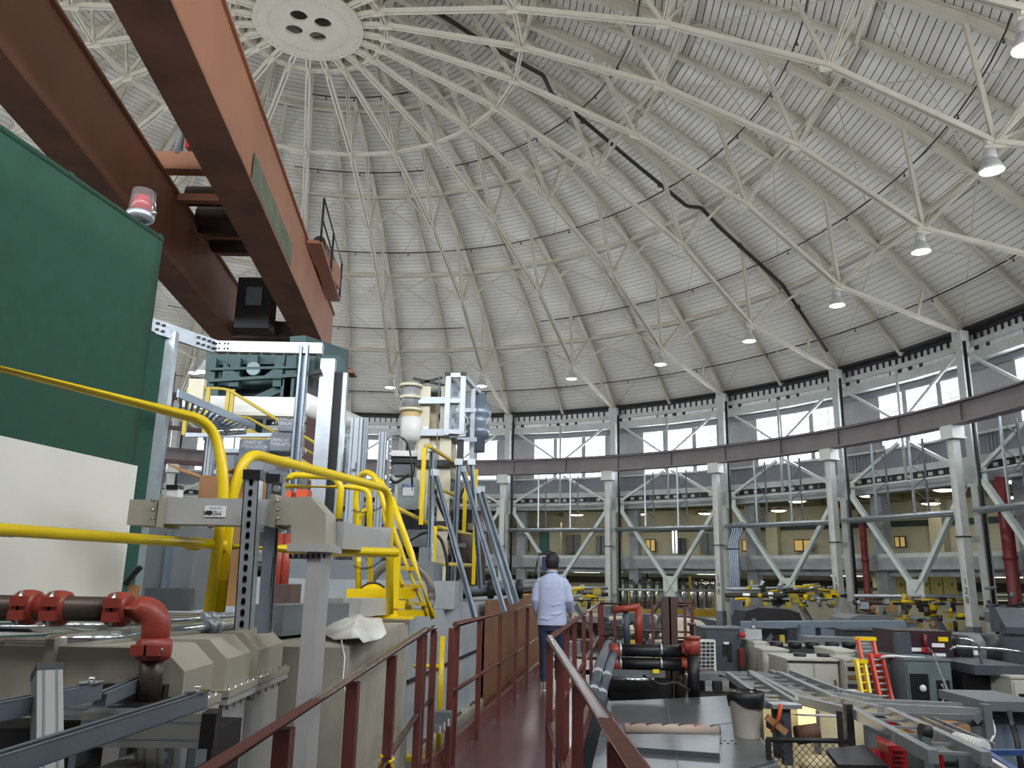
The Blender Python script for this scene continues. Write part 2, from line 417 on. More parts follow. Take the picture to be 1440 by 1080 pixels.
def roof_at(u, v, off):
    d = ray(u, v); c = Vector((DC.x, DC.y, ZS)); o = CAM-c; A = d.dot(d); B = 2*d.dot(o); C = o.dot(o)-(RS+off)**2; return CAM+d*((-B+math.sqrt(B*B-4*A*C))/(2*A))
pts = [roof_at(1163, 494, -.2), roof_at(1100, 400, -.22), roof_at(1010, 318, -.25), roof_at(986, 292, -.3), roof_at(966, 290, -.6), roof_at(900, 236, -.3), roof_at(776, 132, -.3), roof_at(764, 106, -.5), roof_at(690, 66, -.3), roof_at(610, 14, -.3)]
M().path(bend(pts, .12, 4), .075, 8).obj('pipe_run', PIPE, t)
for r in (21.9, 18.7, 14.6, 10.2):
    p = {21.9: roof_at(1122, 432, -.2), 18.7: roof_at(1040, 345, -.2), 14.6: roof_at(928, 260, -.25), 10.2: roof_at(820, 170, -.25)}[r]; M().ball(p, .12, 8).obj('tee', PIPE, t)

# bell lamps on the trusses
LAMPE = emit('lamp_lens_glow', (255, 250, 238), 9.0)
ENAM = mat('white_lamp_enamel', (178, 178, 176), .35, 0, .04, 5)
LL = {0: 'white bell lamp hanging just left of the cream machine tower', 1: 'white bell lamp hanging above the aluminium tower frame', 2: 'white bell lamp, third from the left in the row on the dome',
      3: 'white bell lamp left of the truss with the dark sprinkler main', 4: 'white bell lamp on the truss of the dark sprinkler main', 5: 'white bell lamp right of the dark sprinkler main',
      6: 'white bell lamp, second from the right of the sloping row', 7: 'white bell lamp high at the right edge, under the topmost one', 8: 'large white bell lamp cut by the top right corner'}
LAMP_POWER = 90
def bell(i):
    p = LP(i, 1)+Vector((0, 0, -.05)); p -= radial(i)*.12
    t = T('bell_lamp', LL.get(i, '%s white bell lamp leftward of the cream machine tower, by the crane' % ORD[-i]), 'lamp', p, 'bell lamps on the dome trusses')
    m = M(); m.lathe([(.03, -.16), (.03, .05)], p, n=8); m.box(p+Vector((0, 0, .02)), (.16, .16, .08)); m.obj('bracket', WHITE, t)
    m = M(); m.lathe([(.12, -.14), (.14, -.18), (.14, -.34), (.1, -.36)], p, n=16); m.obj('ballast_housing', ENAM, t)
    m = M(); m.lathe([(.1, -.34), (.16, -.40), (.23, -.56), (.27, -.68), (.26, -.68), (.22, -.56), (.14, -.42), (.08, -.37)], p, n=24, cap=False); m.obj('reflector', ENAM, t)
    m = M(); m.lathe([(.262, -.655), (.2, -.685), (.01, -.70)], p, n=24, cap=False); m.obj('lens', LAMPE, t)
    ld = bpy.data.lights.new('bell_lamp_light', 'SPOT'); ld.energy = LAMP_POWER*4; ld.spot_size = math.radians(125); ld.spot_blend = .6; ld.shadow_soft_size = .25; ld.color = (1, .97, .92)
    lo = bpy.data.objects.new('bell_lamp_light', ld); COL.objects.link(lo); lo.location = p+Vector((0, 0, -.75))
    return t
for i in range(-3, 9): bell(i)

# ---------------------------------------------------------------- round wall: bays between columns i and i+1
wall = arcbox(M(), -12, 12, 24.12, 24.3, 12.0, 13.25, 48).obj('wall_round', WALLP); ST(wall); wall['label'] = 'round clerestory wall with window bays'
arcbox(M(), -12, 12, 23.2, 24.4, 13.33, 13.4, 48).obj('eave_soffit', DARKM, wall)
WF = [(.2, .385), (.41, .645), (.67, .86)]
def wp(n): return n
GLASS = glass('clear_window_glass', (235, 244, 255), .10)
VIS = range(-4, 8)
wn = 0
for i in range(-12, 12):
    vis = i in VIS
    for a, b in ((0, .2), (.385, .41), (.645, .67), (.86, 1)): arcbox(M(), i+a, i+b, 24.05, 24.25, 9.7, 12.0, 1).obj('jamb_panel', WALLP, wall)
    arcbox(M(), i, i+1, 24.02, 24.25, 8.9, 9.7, 2).obj('sill_panel', CORR, wall)
    arcbox(M(), i, i+1, 23.98, 24.12, 12.0, 12.22, 2).obj('head_panel', CORR, wall)
    if not vis: continue
    wn += 1
    win = arcbox(M(), i+.19, i+.87, 24.0, 24.1, 11.95, 12.02, 2).obj('window_%d' % wn, COLP); ST(win); win['label'] = 'bright three light clerestory window'
    for a, b in WF:
        m = M(); f = .006
        arcbox(m, i+a, i+a+f, 24.0, 24.1, 9.7, 12, 1); arcbox(m, i+b-f, i+b, 24.0, 24.1, 9.7, 12, 1); m.obj('window_frame', COLP, win)
        nc = 4 if b-a > .2 else 3
        for k in range(nc):
            for z0, z1 in ((9.72, 10.46), (10.48, 11.22), (11.24, 11.96)):
                a0, a1 = i+a+(b-a)*k/nc, i+a+(b-a)*(k+1)/nc
                if i >= 3: arcbox(M(), a0+.002, a1-.002, 24.06, 24.07, z0, z1, 1).obj('pane', GLASS, win)
        if i < 3: arcbox(M(), i+a, i+b, 24.06, 24.07, 9.72, 11.96, 1).obj('pane', GLASS, win)
        m = M()
        for k in range(1, nc): arcbox(m, i+a+(b-a)*k/nc-.0022, i+a+(b-a)*k/nc+.0022, 24.03, 24.09, 9.7, 12, 1)
        for z in (10.47, 11.23): arcbox(m, i+a, i+b, 24.03, 24.09, z-.018, z+.018, 1)
        m.obj('glazing_bars', COLP, win)
    # corrugation ribs on the strips, foil filled eave band, beams
    m = M()
    for k in range(40): arcbox(m, i+(k+.2)/40, i+(k+.7)/40, 23.98, 24.02, 8.95, 9.68, 1)
    m.obj('corrugation', CORR, wall)
    arcbox(M(), i, i+1, 23.64, 23.9, 12.92, 13.2, 2).obj('insulation_strip', FOIL, wall)
    for k in range(20): arcbox(M(), i+(k+.42)/20, i+(k+.58)/20, 23.52, 23.66, 12.92, 13.25, 1).obj('eave_stud', DARKM, wall)
    arcbox(M(), i, i+1, 23.5, 23.6, 13.2, 13.26, 2).obj('eave_plate', DARKM, wall)
    arcbox(M(), i, i+1, 23.45, 23.8, 12.74, 12.92, 2).obj('eave_beam', COLP, wall)
    arcbox(M(), i, i+1, 23.6, 23.86, 12.6, 12.74, 2).obj('insulation_strip', FOIL, wall)
    m = M()
    for k in range(12): arcbox(m, i+(k+.1)/12+.01*random.random(), i+(k+.5)/12, 23.56, 23.62, 12.6, 12.75, 1)
    m.obj('eave_blocking', DARKM, wall)
    arcbox(M(), i, i+1, 23.6, 23.95, 12.24, 12.6, 2).obj('head_beam', COLP, wall)
    arcbox(M(), i, i+1, 23.7, 24.0, 9.66, 9.74, 2).obj('window_sill', COLP, wall)
    arcbox(M(), i, i+1, 23.6, 23.95, 8.66, 8.92, 2).obj('sill_beam', COLP, wall)
    arcbox(M(), i, i+1, 23.75, 23.95, 8.42, 8.66, 2).obj('vent_strip', DARKM, wall)
    for k in range(13): arcbox(M(), i+(k+.3)/13, i+(k+.72)/13, 23.70, 23.76, 8.47, 8.6, 1).obj('lit_opening_tile', OFFW, wall)  # off-white tiles paint the light showing in a row of small openings
    arcbox(M(), i, i+1, 23.7, 24.1, 8.02, 8.42, 2).obj('lintel', CONC, wall)
# plain rear wall where no annex opens
ST(arcbox(M(), 8, 20, 24.1, 24.3, 0, 8.9, 24).obj('wall_rear', WALLP))

# ---------------------------------------------------------------- annex on two floors behind the columns
ANX = mat('olive_ceiling_paint', (116, 110, 80), .8, 0, .08, 1)
a0, a1 = -4, 8; nA = 24
slab = ST(arcbox(M(), a0, a1, 24.0, 37, 5.0, 5.62, nA).obj('trim_1', CONC)); slab['label'] = 'concrete edge of the gallery floor'
for i in range(a0, a1):
    arcbox(M(), i+.12, i+1, 23.8, 24.0, 5.05, 5.5, 1).obj('spandrel', CONC, slab)
    arcbox(M(), i+.1, i+1, 23.9, 24.0, 5.5, 5.66, 1).obj('kerb', COLP, slab)
    arcbox(M(), i+.12, i+.98, 24.4, 24.6, 4.8, 5.0, 1).obj('drop_beam', CONC, slab)
ca = ST(arcbox(M(), a0, a1, 24.1, 37, 9.0, 9.2, nA).obj('ceiling_annex', ANX))
for r in (26.5, 29.5, 33): arcbox(M(), a0, a1, r, r+.25, 8.7, 9.0, nA).obj('ceiling_beam', ANX, ca)
for i in range(a0*2, a1*2+1): M().beam(ringp(i/2, 24.1, 8.85), ringp(i/2, 37, 8.85), .2, .3).obj('ceiling_beam', ANX, ca)
wu = ST(arcbox(M(), a0, a1, 37, 37.2, 5.6, 9.0, nA).obj('wall_gallery', BEIGE))
arcbox(M(), a0, a1, 36.85, 37, 7.65, 7.95, nA).obj('dark_beam', mat('dark_teal_band', (48, 66, 68), .7), wu)  # dark teal band along the gallery back wall
arcbox(M(), a0, a1, 36.9, 37, 5.6, 6.1, nA).obj('dado', CONC, wu)
wl = ST(arcbox(M(), a0, a1, 31, 31.2, 0, 5.0, nA).obj('wall_lower_annex', BEIGE))
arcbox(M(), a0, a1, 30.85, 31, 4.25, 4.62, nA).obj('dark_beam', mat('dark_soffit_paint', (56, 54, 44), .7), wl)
arcbox(M(), a0, a1, 30.9, 31, 3.75, 3.81, nA).obj('wall_rail', CONC, wl)
deck = arcbox(M(), a0, a1, 24.6, 31, 2.25, 2.55, nA).obj('trim_2', CONC); ST(deck); deck['label'] = 'lower annex floor edge'
for i in range(a0, a1):
    for dz, r in ((0, 24.2),): pass
    M().box(ringp(i+.08, 24.5, 4.3), (.5, .5, 8.6), ang(i)).obj('pier', CONC, slab)
    M().box(ringp(i+.5, 36.6, 7.3), (.7, .7, 3.4), ang(i+.5)).obj('pier', BEIGE, wu)
# round ceiling lamps of the gallery
MEZL = emit('gallery_lamp_glow', (255, 246, 214), 7.0)
GL = [(697, 716), (779, 716), (811, 724), (899, 723), (943, 712), (992, 722), (1095, 718), (1121, 705), (1222, 697), (1328, 689), (1309, 708), (1428, 677), (1428, 699)]
GN = ['left of the column left of the man', 'straight above the man', 'right of the one above the man', 'small, right of the column right of the man', 'larger, left of the conduit column',
      'just left of the conduit column', 'small, in the bay right of the conduit column', 'larger, in the bay right of the conduit column', 'beside the first maroon pipe', 'larger, in the bay left of the broad maroon pipe',
      'smaller, in the bay left of the broad maroon pipe', 'upper one at the right edge', 'lower one at the right edge']
for (u, v), nm in zip(GL, GN):
    p = PZ(u, v, 8.62)
    t = T('gallery_lamp', 'round white gallery ceiling lamp, '+nm, 'lamp', p, 'round lamps under the gallery ceiling')
    m = M(); m.lathe([(.05, .1), (.05, .4)], p, n=8); m.lathe([(.12, .14), (.3, .05), (.48, .0), (.46, -.01), (.1, .1)], p, n=24); m.obj('reflector', ENAM, t)
    m = M(); m.lathe([(.45, -.004), (.3, -.06), (.01, -.08)], p, n=24); m.obj('lens', MEZL, t)
    ld = bpy.data.lights.new('gallery_light', 'POINT'); ld.energy = 24; ld.shadow_soft_size = .4; ld.color = (1, .94, .76)
    lo = bpy.data.objects.new('gallery_light', ld); COL.objects.link(lo); lo.location = p+Vector((0, 0, -.45))
# ceiling tubes added to give the lower annex its own warm light
for i in range(-1, 7):
    p = ringp(i+.5, 27.5, 4.9)
    t = T('added_strip_light', 'added pale strip light under the gallery floor, bay '+['behind the machine tower', 'left of the man', 'behind the man', 'with the steel dewars', 'right of the conduit column', 'with the yellow lockers', 'right of the broad maroon pipe', 'beyond the right edge'][i+1], 'lamp', p)
    m = M(); m.box(p, (.2, 1.6, .08), ang(i+.5)); m.obj('housing', ENAM, t)
    m = M(); m.box(p-Vector((0, 0, .06)), (.12, 1.5, .04), ang(i+.5)); m.obj('tube', MEZL, t)
    ld = bpy.data.lights.new('added_strip_glow', 'AREA'); ld.energy = 45; ld.size = 1.5; ld.color = (1, .94, .72)
    lo = bpy.data.objects.new('added_strip_glow', ld); COL.objects.link(lo); lo.location = p-Vector((0, 0, .12))

# ---------------------------------------------------------------- columns, crane rail, bracing
t = T('crane_rail_girder', 'curved brown grey crane rail girder carried on the ring of columns', 'girder', ringp(3, 22.3, 9.75))
arcbox(M(), -6, 9, 22.05, 22.55, 9.80, 9.85, 60).obj('bottom_flange', GIRD, t); arcbox(M(), -6, 9, 22.05, 22.55, 10.5, 10.55, 60).obj('top_flange', GIRD, t)
arcbox(M(), -6, 9, 22.26, 22.34, 9.85, 10.5, 60).obj('web', GIRD, t); arcbox(M(), -6, 9, 22.25, 22.35, 10.55, 10.62, 60).obj('rail', DARKM, t)
for k in range(-12, 18):
    M().box(ringp(k/2+.1, 22.3, 10.17), (.3, .05, .64), ang(k/2+.1)).obj('stiffener', GIRD, t)
CLAB = {0: 'pale steel column hidden behind the cream machine tower', 1: 'pale steel column left of the walking man', 2: 'pale steel column right of the walking man',
        3: 'pale steel column with bundled grey conduits beside it', 4: 'pale steel column beside the narrower maroon pipe', 5: 'broadest pale steel column, beside the broad maroon pipe'}
NUMS = {3: '148', 4: '138', 5: '128'}
for i in range(-3, 7):
    t = T('steel_column', CLAB.get(i, 'pale steel column half hidden behind the machinery at left' if i < 0 else 'pale steel column just beyond the right edge'), 'column', ringp(i, 22.35, 0), 'ring of steel columns')
    X = radial(i); Y = Vector((-X.y, X.x, 0)); Z = Vector((0, 0, 1))
    def rb(c, r, w, d, z0, z1, nm, mt=COLP): M().box(ringp(i, r, (z0+z1)/2)+Y*c, (d, w, z1-z0), ax=(X, Y, Z)).obj(nm, mt, t)
    rb(-.12, 22.3, .03, .3, 3.2, 9.3, 'flange'); rb(.12, 22.3, .03, .3, 3.2, 9.3, 'flange'); rb(0, 22.2, .24, .03, 3.2, 9.3, 'web')
    rb(0, 22.3, .34, .36, 0, 3.2, 'pedestal', GREYM)
    rb(0, 22.3, .55, .5, 9.4, 9.8, 'cap'); rb(0, 22.3, .62, .55, 9.34, 9.4, 'cap_plate')
    rb(.02, 23.1, .28, .3, 0, 13.05, 'rear_post'); rb(.02, 23.1, .4, .36, 12.7, 13.25, 'post_head'); rb(0, 22.75, .05, .5, 7.9, 8.5, 'tie_plate'); rb(0, 22.75, .05, .5, 5.9, 6.1, 'tie_plate'); rb(0, 22.75, .05, .5, 3.6, 3.8, 'tie_plate')
    M().tube(ringp(i, 22.9, 3)-Y*.33, ringp(i, 22.9, 12.8)-Y*.33, .06, 8).obj('downpipe', DARKM, t)
    rb(-.0, 22.3, .34, .36, 6.05, 6.09, 'strap', DARKM)
    if i in NUMS:
        for k, ch in enumerate(NUMS[i]): text(ch, ringp(i, 22.18-.005, 4.62-.3*k), Y*-1, Z, .3, INK, t)
BAYN = {-3: 'far left bay behind the machinery', -2: 'left bay behind the grey enclosures', -1: 'bay behind the aluminium posts', 0: 'bay left of the man', 1: 'bay behind the man', 2: 'bay left of the conduit column',
        3: 'bay right of the conduit column', 4: 'bay with the yellow lockers', 5: 'bay at the right edge'}
for i in range(-3, 6):
    nm = BAYN[i]
    t = T('cross_bracing', 'pale mint steel bracing, '+nm, 'bracing', ringp(i+.5, 23, 0), 'bracing between the columns')
    mid = i+.5
    for e in (i+.03, i+.97):
        s = 1 if e < mid else -1
        M().beam(ringp(e, 23, 12.45), ringp(mid-.03*s, 23, 10.6), .1, .1).obj('upper_brace', COLP, t)
        M().beam(ringp(mid-.03*s, 23, 9.75), ringp(e+.03*s, 23, 8.35), .12, .12).obj('middle_brace', COLP, t)
        M().beam(ringp(e+.03*s, 23, 7.95), ringp(mid-.03*s, 23, 4.5), .2, .16).obj('long_brace', MINT, t)
        M().beam(ringp(mid-.05*s, 23, 3.95), ringp(e+.1*s, 23, 1.2), .2, .16).obj('foot_brace', GREYM, t)
        M().box(ringp(e+.02*s, 23, 8.15), (.06, .5, .75), ang(e)).obj('gusset', MINT, t)
    M().box(ringp(mid, 22.95, 4.2), (.05, .75, .95), ang(mid)).obj('centre_gusset', MINT, t)
    m = M()
    for s in (-1, 1): m.beam(ringp(mid-.05*s, 22.9, 4.6), ringp(mid+.05*s, 22.9, 3.8), .07, .05)
    m.obj('gusset_cross', COLP, t)
    M().tube(ringp(mid, 23, 8.25), ringp(mid, 23, 12.5), .055, 8).obj('centre_post', COLP, t)
    M().tube(ringp(i+.05, 22.95, 8.22), ringp(i+.95, 22.95, 8.22), .045, 8).obj('tie_tube', COLP, t)
    # hanging service rail with its two ladder frames
    t = T('service_rail', 'pale horizontal pipe rail hung on ladder frames, '+nm, 'pipe rail', ringp(i+.5, 22.5, 6.93), 'service rails between the columns')
    M().tube(ringp(i+.05, 22.45, 6.93), ringp(i+.97, 22.45, 6.93), .075, 10).obj('rail_pipe', GALV, t)
    M().tube(ringp(i+.05, 22.75, 6.86), ringp(i+.97, 22.75, 6.86), .05, 8).obj('rear_pipe', GALV, t)
    for f in (.33, .63):
        M().beam(ringp(i+f, 22.45, 6.95), ringp(i+f, 22.45, 9.8), .07, .07).obj('hanger', GALV, t)
        M().beam(ringp(i+f+.05, 22.8, 6.95), ringp(i+f+.05, 22.8, 9.7), .06, .06).obj('hanger', GREYM, t)
        m = M(); n = 6
        for k in range(n):
            za, zb = 7+2.6*k/n, 7+2.6*(k+1)/n
            m.tube(ringp(i+f+.05*(k % 2), 22.45+.35*(k % 2), za), ringp(i+f+.05*((k+1) % 2), 22.45+.35*((k+1) % 2), zb), .018, 5)
        m.obj('lacing', GREYM, t)
# ================================================================ LEFT FOREGROUND
Z3 = Vector((0, 0, 1))
def prect(u0, v0, u1, v1, Y, d, m=None):
    a, b = P(u0, v1, Y), P(u1, v0, Y); m = m or M(); return m.bb(a.x, b.x, Y, Y+d, a.z, b.z)

# crane: two box girders, end carriage, trolley and its railed platform
DIRC = Vector((-.0987, 1, 0)).normalized(); SDC = Vector((DIRC.y, -DIRC.x, 0))
def cr(x, y, z): return Vector((x-.0987*(y-9), y, z))
for nm, x1, wd, lab in (('crane_girder', -4.15, .72, 'rust red crane box girder nearer the camera, orange lit side face'), ('crane_girder', -6.62, .66, 'rust red crane box girder farther left, above the green screen')):
    t = T(nm, lab, 'crane girder', cr(x1-wd/2, 24, 10.9), 'twin girders of the overhead crane')
    y0, y1 = -3.0, 24.3
    a, b = cr(x1-wd/2, y0, 0), cr(x1-wd/2, y1, 0)
    def lv(z): return Vector((0, 0, z))
    M().beam(a+lv(10.93), b+lv(10.93), wd, .06).obj('bottom_plate', mat('stained_crane_paint', (118, 78, 62), .5, 0, .1, 1.3, .1, (150, 100, 76)), t)
    for s in (-1, 1): M().beam(a+lv(11.68)+SDC*s*(wd/2-.05), b+lv(11.68)+SDC*s*(wd/2-.05), .04, 1.44).obj('side_plate', CRANE, t)
    M().beam(a+lv(12.42), b+lv(12.42), wd+.06, .05).obj('top_plate', CRANE, t)
    M().beam(a+lv(12.48), b+lv(12.48), .08, .08).obj('trolley_rail', DARKM, t)
    if x1 > -5:
        M().beam(cr(x1+.001, 12.6, 11.22), cr(x1+.001, 16.6, 11.22), .012, .52).obj('worn_patch', mat('flaked_green_patch', (96, 104, 84), .7, 0, .25, 3), t, 'greenish flaked patch on the side')
    # stepped end bracket
    for k in range(3): M().box(cr(x1-wd/2+.25+.12*k, 24.1, 10.95-.24*k), (1.0+.18*k, .6, .12), 0).obj('end_bracket', CRANE, t)
t = T('crane_end_carriage', 'dark red end carriage joining the two crane girders', 'crane carriage', cr(-5.8, 24, 10.6))
M().beam(cr(-7.5, 24.3, 10.7), cr(-3.6, 24.3, 10.7), .6, .8).obj('cross_beam', CRANE, t)
M().beam(cr(-6.6, 22.0, 11.1), cr(-4.9, 22.0, 11.1), .5, .5).obj('cross_beam', CRANEB, t)
for x in (-6.2, -5.4): M().lathe([(.35, -.1), (.35, .1)], cr(x, 24.0, 10.2), axis=(0, 1, 0), n=20).obj('wheel', CRANEB, t)
t = T('crane_support_tower', 'maroon lattice legs holding up the crane beyond the green screen', 'tower', cr(-8.4, 24, 0))
for x, y in ((-8.9, 23.6), (-7.6, 24.4), (-6.4, 24.6), (-4.6, 24.6)): M().beam(cr(x, y, 0), cr(x, y, 10.3), .32, .32).obj('leg', mat('dark_brown_red', (74, 40, 38), .5), t)
for z in (7.6, 8.6, 9.6): M().beam(cr(-8.9, 23.6, z), cr(-7.6, 24.4, z), .12, .12).obj('brace', mat('dark_brown_red', (74, 40, 38), .5), t)
t = T('crane_trolley', 'brown crane trolley with hoist drum between the girders', 'hoist trolley', cr(-5.8, 17.6, 12.5))
M().beam(cr(-6.9, 15.4, 12.75), cr(-4.4, 15.4, 12.75), .3, .4).obj('front_beam', CRANE, t)
M().beam(cr(-6.9, 19.8, 12.75), cr(-4.4, 19.8, 12.75), .3, .4).obj('rear_beam', CRANE, t)
for k, (y, z, r) in enumerate(((16.4, 12.5, .22), (17.4, 12.4, .32), (18.6, 12.4, .3))): M().tube(cr(-6.5, y, z), cr(-4.9, y, z), r, 16).obj('drum', CRANEB, t)
for y in (16.0, 17.9): M().beam(cr(-6.55, y, 12.25), cr(-4.95, y, 12.25), .18, .16).obj('tie_beam', CRANE, t)
M().box(cr(-6.0, 15.35, 13.2), (.5, .4, .4)).obj('red_cover', RED, t); M().box(cr(-5.4, 15.4, 13.15), (.3, .3, .3)).obj('control_box', OFFW, t)
M().tube(cr(-6.45, 15.3, 12.9), cr(-6.4, 15.3, 14.2), .08, 10).obj('mast', GREYM, t)
M().box(cr(-5.75, 20.6, 11.4), (.9, .6, 1.4)).obj('hook_block', BLACK, t); M().box(cr(-5.75, 20.25, 11.55), (.42, .06, .5)).obj('block_window', GREYM, t)
t = T('crane_platform', 'rusty railed side platform with motor on the right crane girder', 'platform', cr(-3.9, 20, 12.2))
M().beam(cr(-3.95, 18.3, 12.3), cr(-3.95, 22.6, 12.3), .34, .08).obj('deck', CRANE, t)
M().box(cr(-3.95, 20.9, 12.65), (.3, 1.8, .6)).obj('motor_box', CRANE, t)
M().tube(cr(-3.95, 19.0, 12.6), cr(-3.95, 19.8, 12.6), .16, 14).obj('motor', CRANEB, t)
for y in (18.3, 20.4, 22.6): M().tube(cr(-3.8, y, 12.3), cr(-3.8, y, 13.45), .03, 6).obj('post', DARKM, t)
for z in (12.9, 13.45): M().tube(cr(-3.8, 18.3, z), cr(-3.8, 22.6, z), .022, 6).obj('rail', DARKM, t)

# green screen, beacon, white panel
gz = P(222, 333, 6).z; ga = P(222, 333, 6); gb = PZ(0, 180, gz); gd = (gb-ga); g0 = ga+gd*2.6
t = T('green_screen', 'tall dark green canvas screen filling the left edge', 'screen', Vector((ga.x, ga.y, 4.1)))
m = M(); n = 40; nv = 8; nrm = Vector((-gd.y, gd.x, 0)).normalized()*-1
rows = []
for side in (0, .05):
    for k in range(n+1):
        for q in range(nv+1):
            z = 4.1+(gz-4.1)*q/nv; sag = -.05*abs(math.sin(k*math.pi/5))*(q == nv)
            p = lerp(ga, g0, k/n); m.v.append((p.x-nrm.x*side, p.y-nrm.y*side+0, z+sag+.006*math.sin(k*1.9+q)))
w = nv+1; h = (n+1)*w
for k in range(n):
    for q in range(nv):
        m.face([k*w+q, (k+1)*w+q, (k+1)*w+q+1, k*w+q+1], True); m.face([h+k*w+q, h+k*w+q+1, h+(k+1)*w+q+1, h+(k+1)*w+q], True)
    m.face([k*w+nv, (k+1)*w+nv, h+(k+1)*w+nv, h+k*w+nv])
for q in range(nv): m.face([q, q+1, h+q+1, h+q])
m.obj('canvas', GREENC, t)
M().tube(ga+Vector((0, 0, -3)), ga+Vector((0, 0, .02)), .03, 8).obj('edge_pole', GREENC, t); M().tube(ga+nrm*-.03+Vector((0, 0, -.03)), g0+nrm*-.03+Vector((0, 0, -.03)), .03, 8).obj('top_pole', GREENC, t)
for k in range(9):
    p = lerp(ga, gb, .04+.2*k)+nrm*.01+Vector((0, 0, -.03)); m = M(); m.tube(p-nrm*.06, p+nrm*.035, .014, 8); m.tube(p+Z3*.05, p+nrm*.03, .005, 5); m.obj('eyelet_tie', GALV, t)
ba = lerp(ga, gb, .13)+Vector((-.02, 0, .0))
t = T('beacon_light', 'red warning beacon with clear caged dome on the green screen', 'beacon', ba)
s_ = .9
M().lathe([(.03, -.25), (.03, .04)], ba, n=8).obj('stem', GREYM, t)
M().lathe([(.05, .03), (.1, .05), (.105, .10), (.09, .11)], ba, n=20).obj('base', GALV, t)
M().lathe([(.075, .11), (.068, .2), (.05, .245)], ba, n=16).obj('red_lens', mat('red_beacon_lens', (170, 30, 44), .2, 0, .1, 6), t)
M().lathe([(.098, .11), (.092, .13), (.082, .29), (.05, .3), (.01, .302)], ba, n=20, cap=False).obj('clear_dome', glass('clear_dome', (235, 225, 225), .13), t)
for k in range(4):
    a = k*math.pi/4+.3; M().tube(ba+Vector((.1*math.cos(a), .1*math.sin(a), .1)), ba+Vector((.088*math.cos(a), .088*math.sin(a), .29)), .004, 5).obj('cage_wire', CHROME, t)
M().ball(ba+Vector((.115, -.02, .1)), .018, 8).obj('clamp_screw', CHROME, t)

wz = P(190, 655, 5).z; wa = P(190, 655, 5); wb2 = PZ(0, 613, wz); wdir = wb2-wa; w0 = wa+wdir*2; wbot = P(172, 845, 5).z
t = T('white_board', 'large plain white board standing in front of the green screen', 'board', Vector((wa.x, wa.y, wbot)))
M().beam(lerp(wa, w0, .5)*0+wa-Z3*((wz-wbot)/2), w0-Z3*((wz-wbot)/2), .02, wz-wbot).obj('board_sheet', OFFW, t)
M().beam(wa-Z3*((wz-wbot)/2)-wdir*.004, wa-Z3*((wz-wbot)/2)+wdir*.006, .03, wz-wbot).obj('edge_strip', WPLAST, t)

# second green panel and galvanised frame behind it
fz = 7.05; f1 = PZ(205, 455, fz); f2 = PZ(303, 488, fz); f3 = Vector((P(455, 480, f2.y).x, f2.y, fz))
t = T('galvanised_gantry', 'galvanised steel post and beam frame with bolt holes behind the green screen', 'frame', Vector((f2.x, f2.y, 4.1)))
M().beam(f1, f2, .05, .16).obj('side_beam', GALV, t); M().beam(f2, f3, .1, .13).obj('front_beam', GALV, t)
m = M()
for k in range(9):
    m.box(lerp(f2, f3, (k+.6)/9.5)+Vector((0, .0, -.075)), (.1, .06, .004))
m.each('underside_slot', BLACK, t)
m = M()
for p_, q_ in ((f1, f2),):
    for tt in (.12, .2, .7, .78, .86, .93):
        for dz in (-.035, .035): m.box(lerp(p_, q_, tt)+Z3*dz+Vector((.035, -.01, 0)), (.03, .03, .022))
for tt in (.02, .05, .1, .13): m.box(lerp(f2, f3, tt)+Z3*.03+Vector((0, -.052, 0)), (.022, .006, .022)); m.box(lerp(f2, f3, tt)+Z3*-.03+Vector((0, -.052, 0)), (.022, .006, .022))
m.each('bolt_hole', BLACK, t)
pp = lerp(f1, f2, .36)
M().beam(Vector((pp.x, pp.y, 4.0)), Vector((pp.x, pp.y, fz)), .12, .1, (0, 1, 0)).obj('post', GALV, t)
for u, wdt, mt in ((463, .17, GALV),):
    p = P(u, 500, f2.y+.1); M().box((p.x, p.y, (4.0+6.95)/2), (wdt, .1, 2.95)).obj('post', mt, t); M().box((p.x+.13, p.y+.05, 5.4), (.09, .1, 2.8)).obj('post_rear', mat('black_rubber_gasket', (26, 26, 30), .6), t); M().box((p.x+.2, p.y+.08, 5.4), (.05, .1, 2.8)).obj('post_strip', GALV, t)
p = P(428, 500, f2.y-.05); M().channel(Vector((p.x, p.y, 4.0)), Vector((p.x, p.y, 7.08)), .11, .09, (0, -1, 0), .006, .03).obj('channel_post', STRUT, t)
M().beam(P(430, 527, f2.y), P(452, 522, f2.y), .05, .05).obj('bracket', DARKM, t)
t = T('green_screen', 'narrow dark green canvas panel beside the galvanised post', 'screen', Vector((f1.x, f1.y, 4.1)))
q1 = lerp(f1, f2, .34); M().beam(Vector((f1.x-.1, f1.y-.6, 5.5)), Vector((q1.x-.05, q1.y, 5.5)), .04, 2.96).obj('canvas', GREENC, t)
M().tube(Vector((f1.x+.05, f1.y, 7)), P(182, 690, f1.y-.4), .006, 5).obj('hanging_cord', STRUT, t)

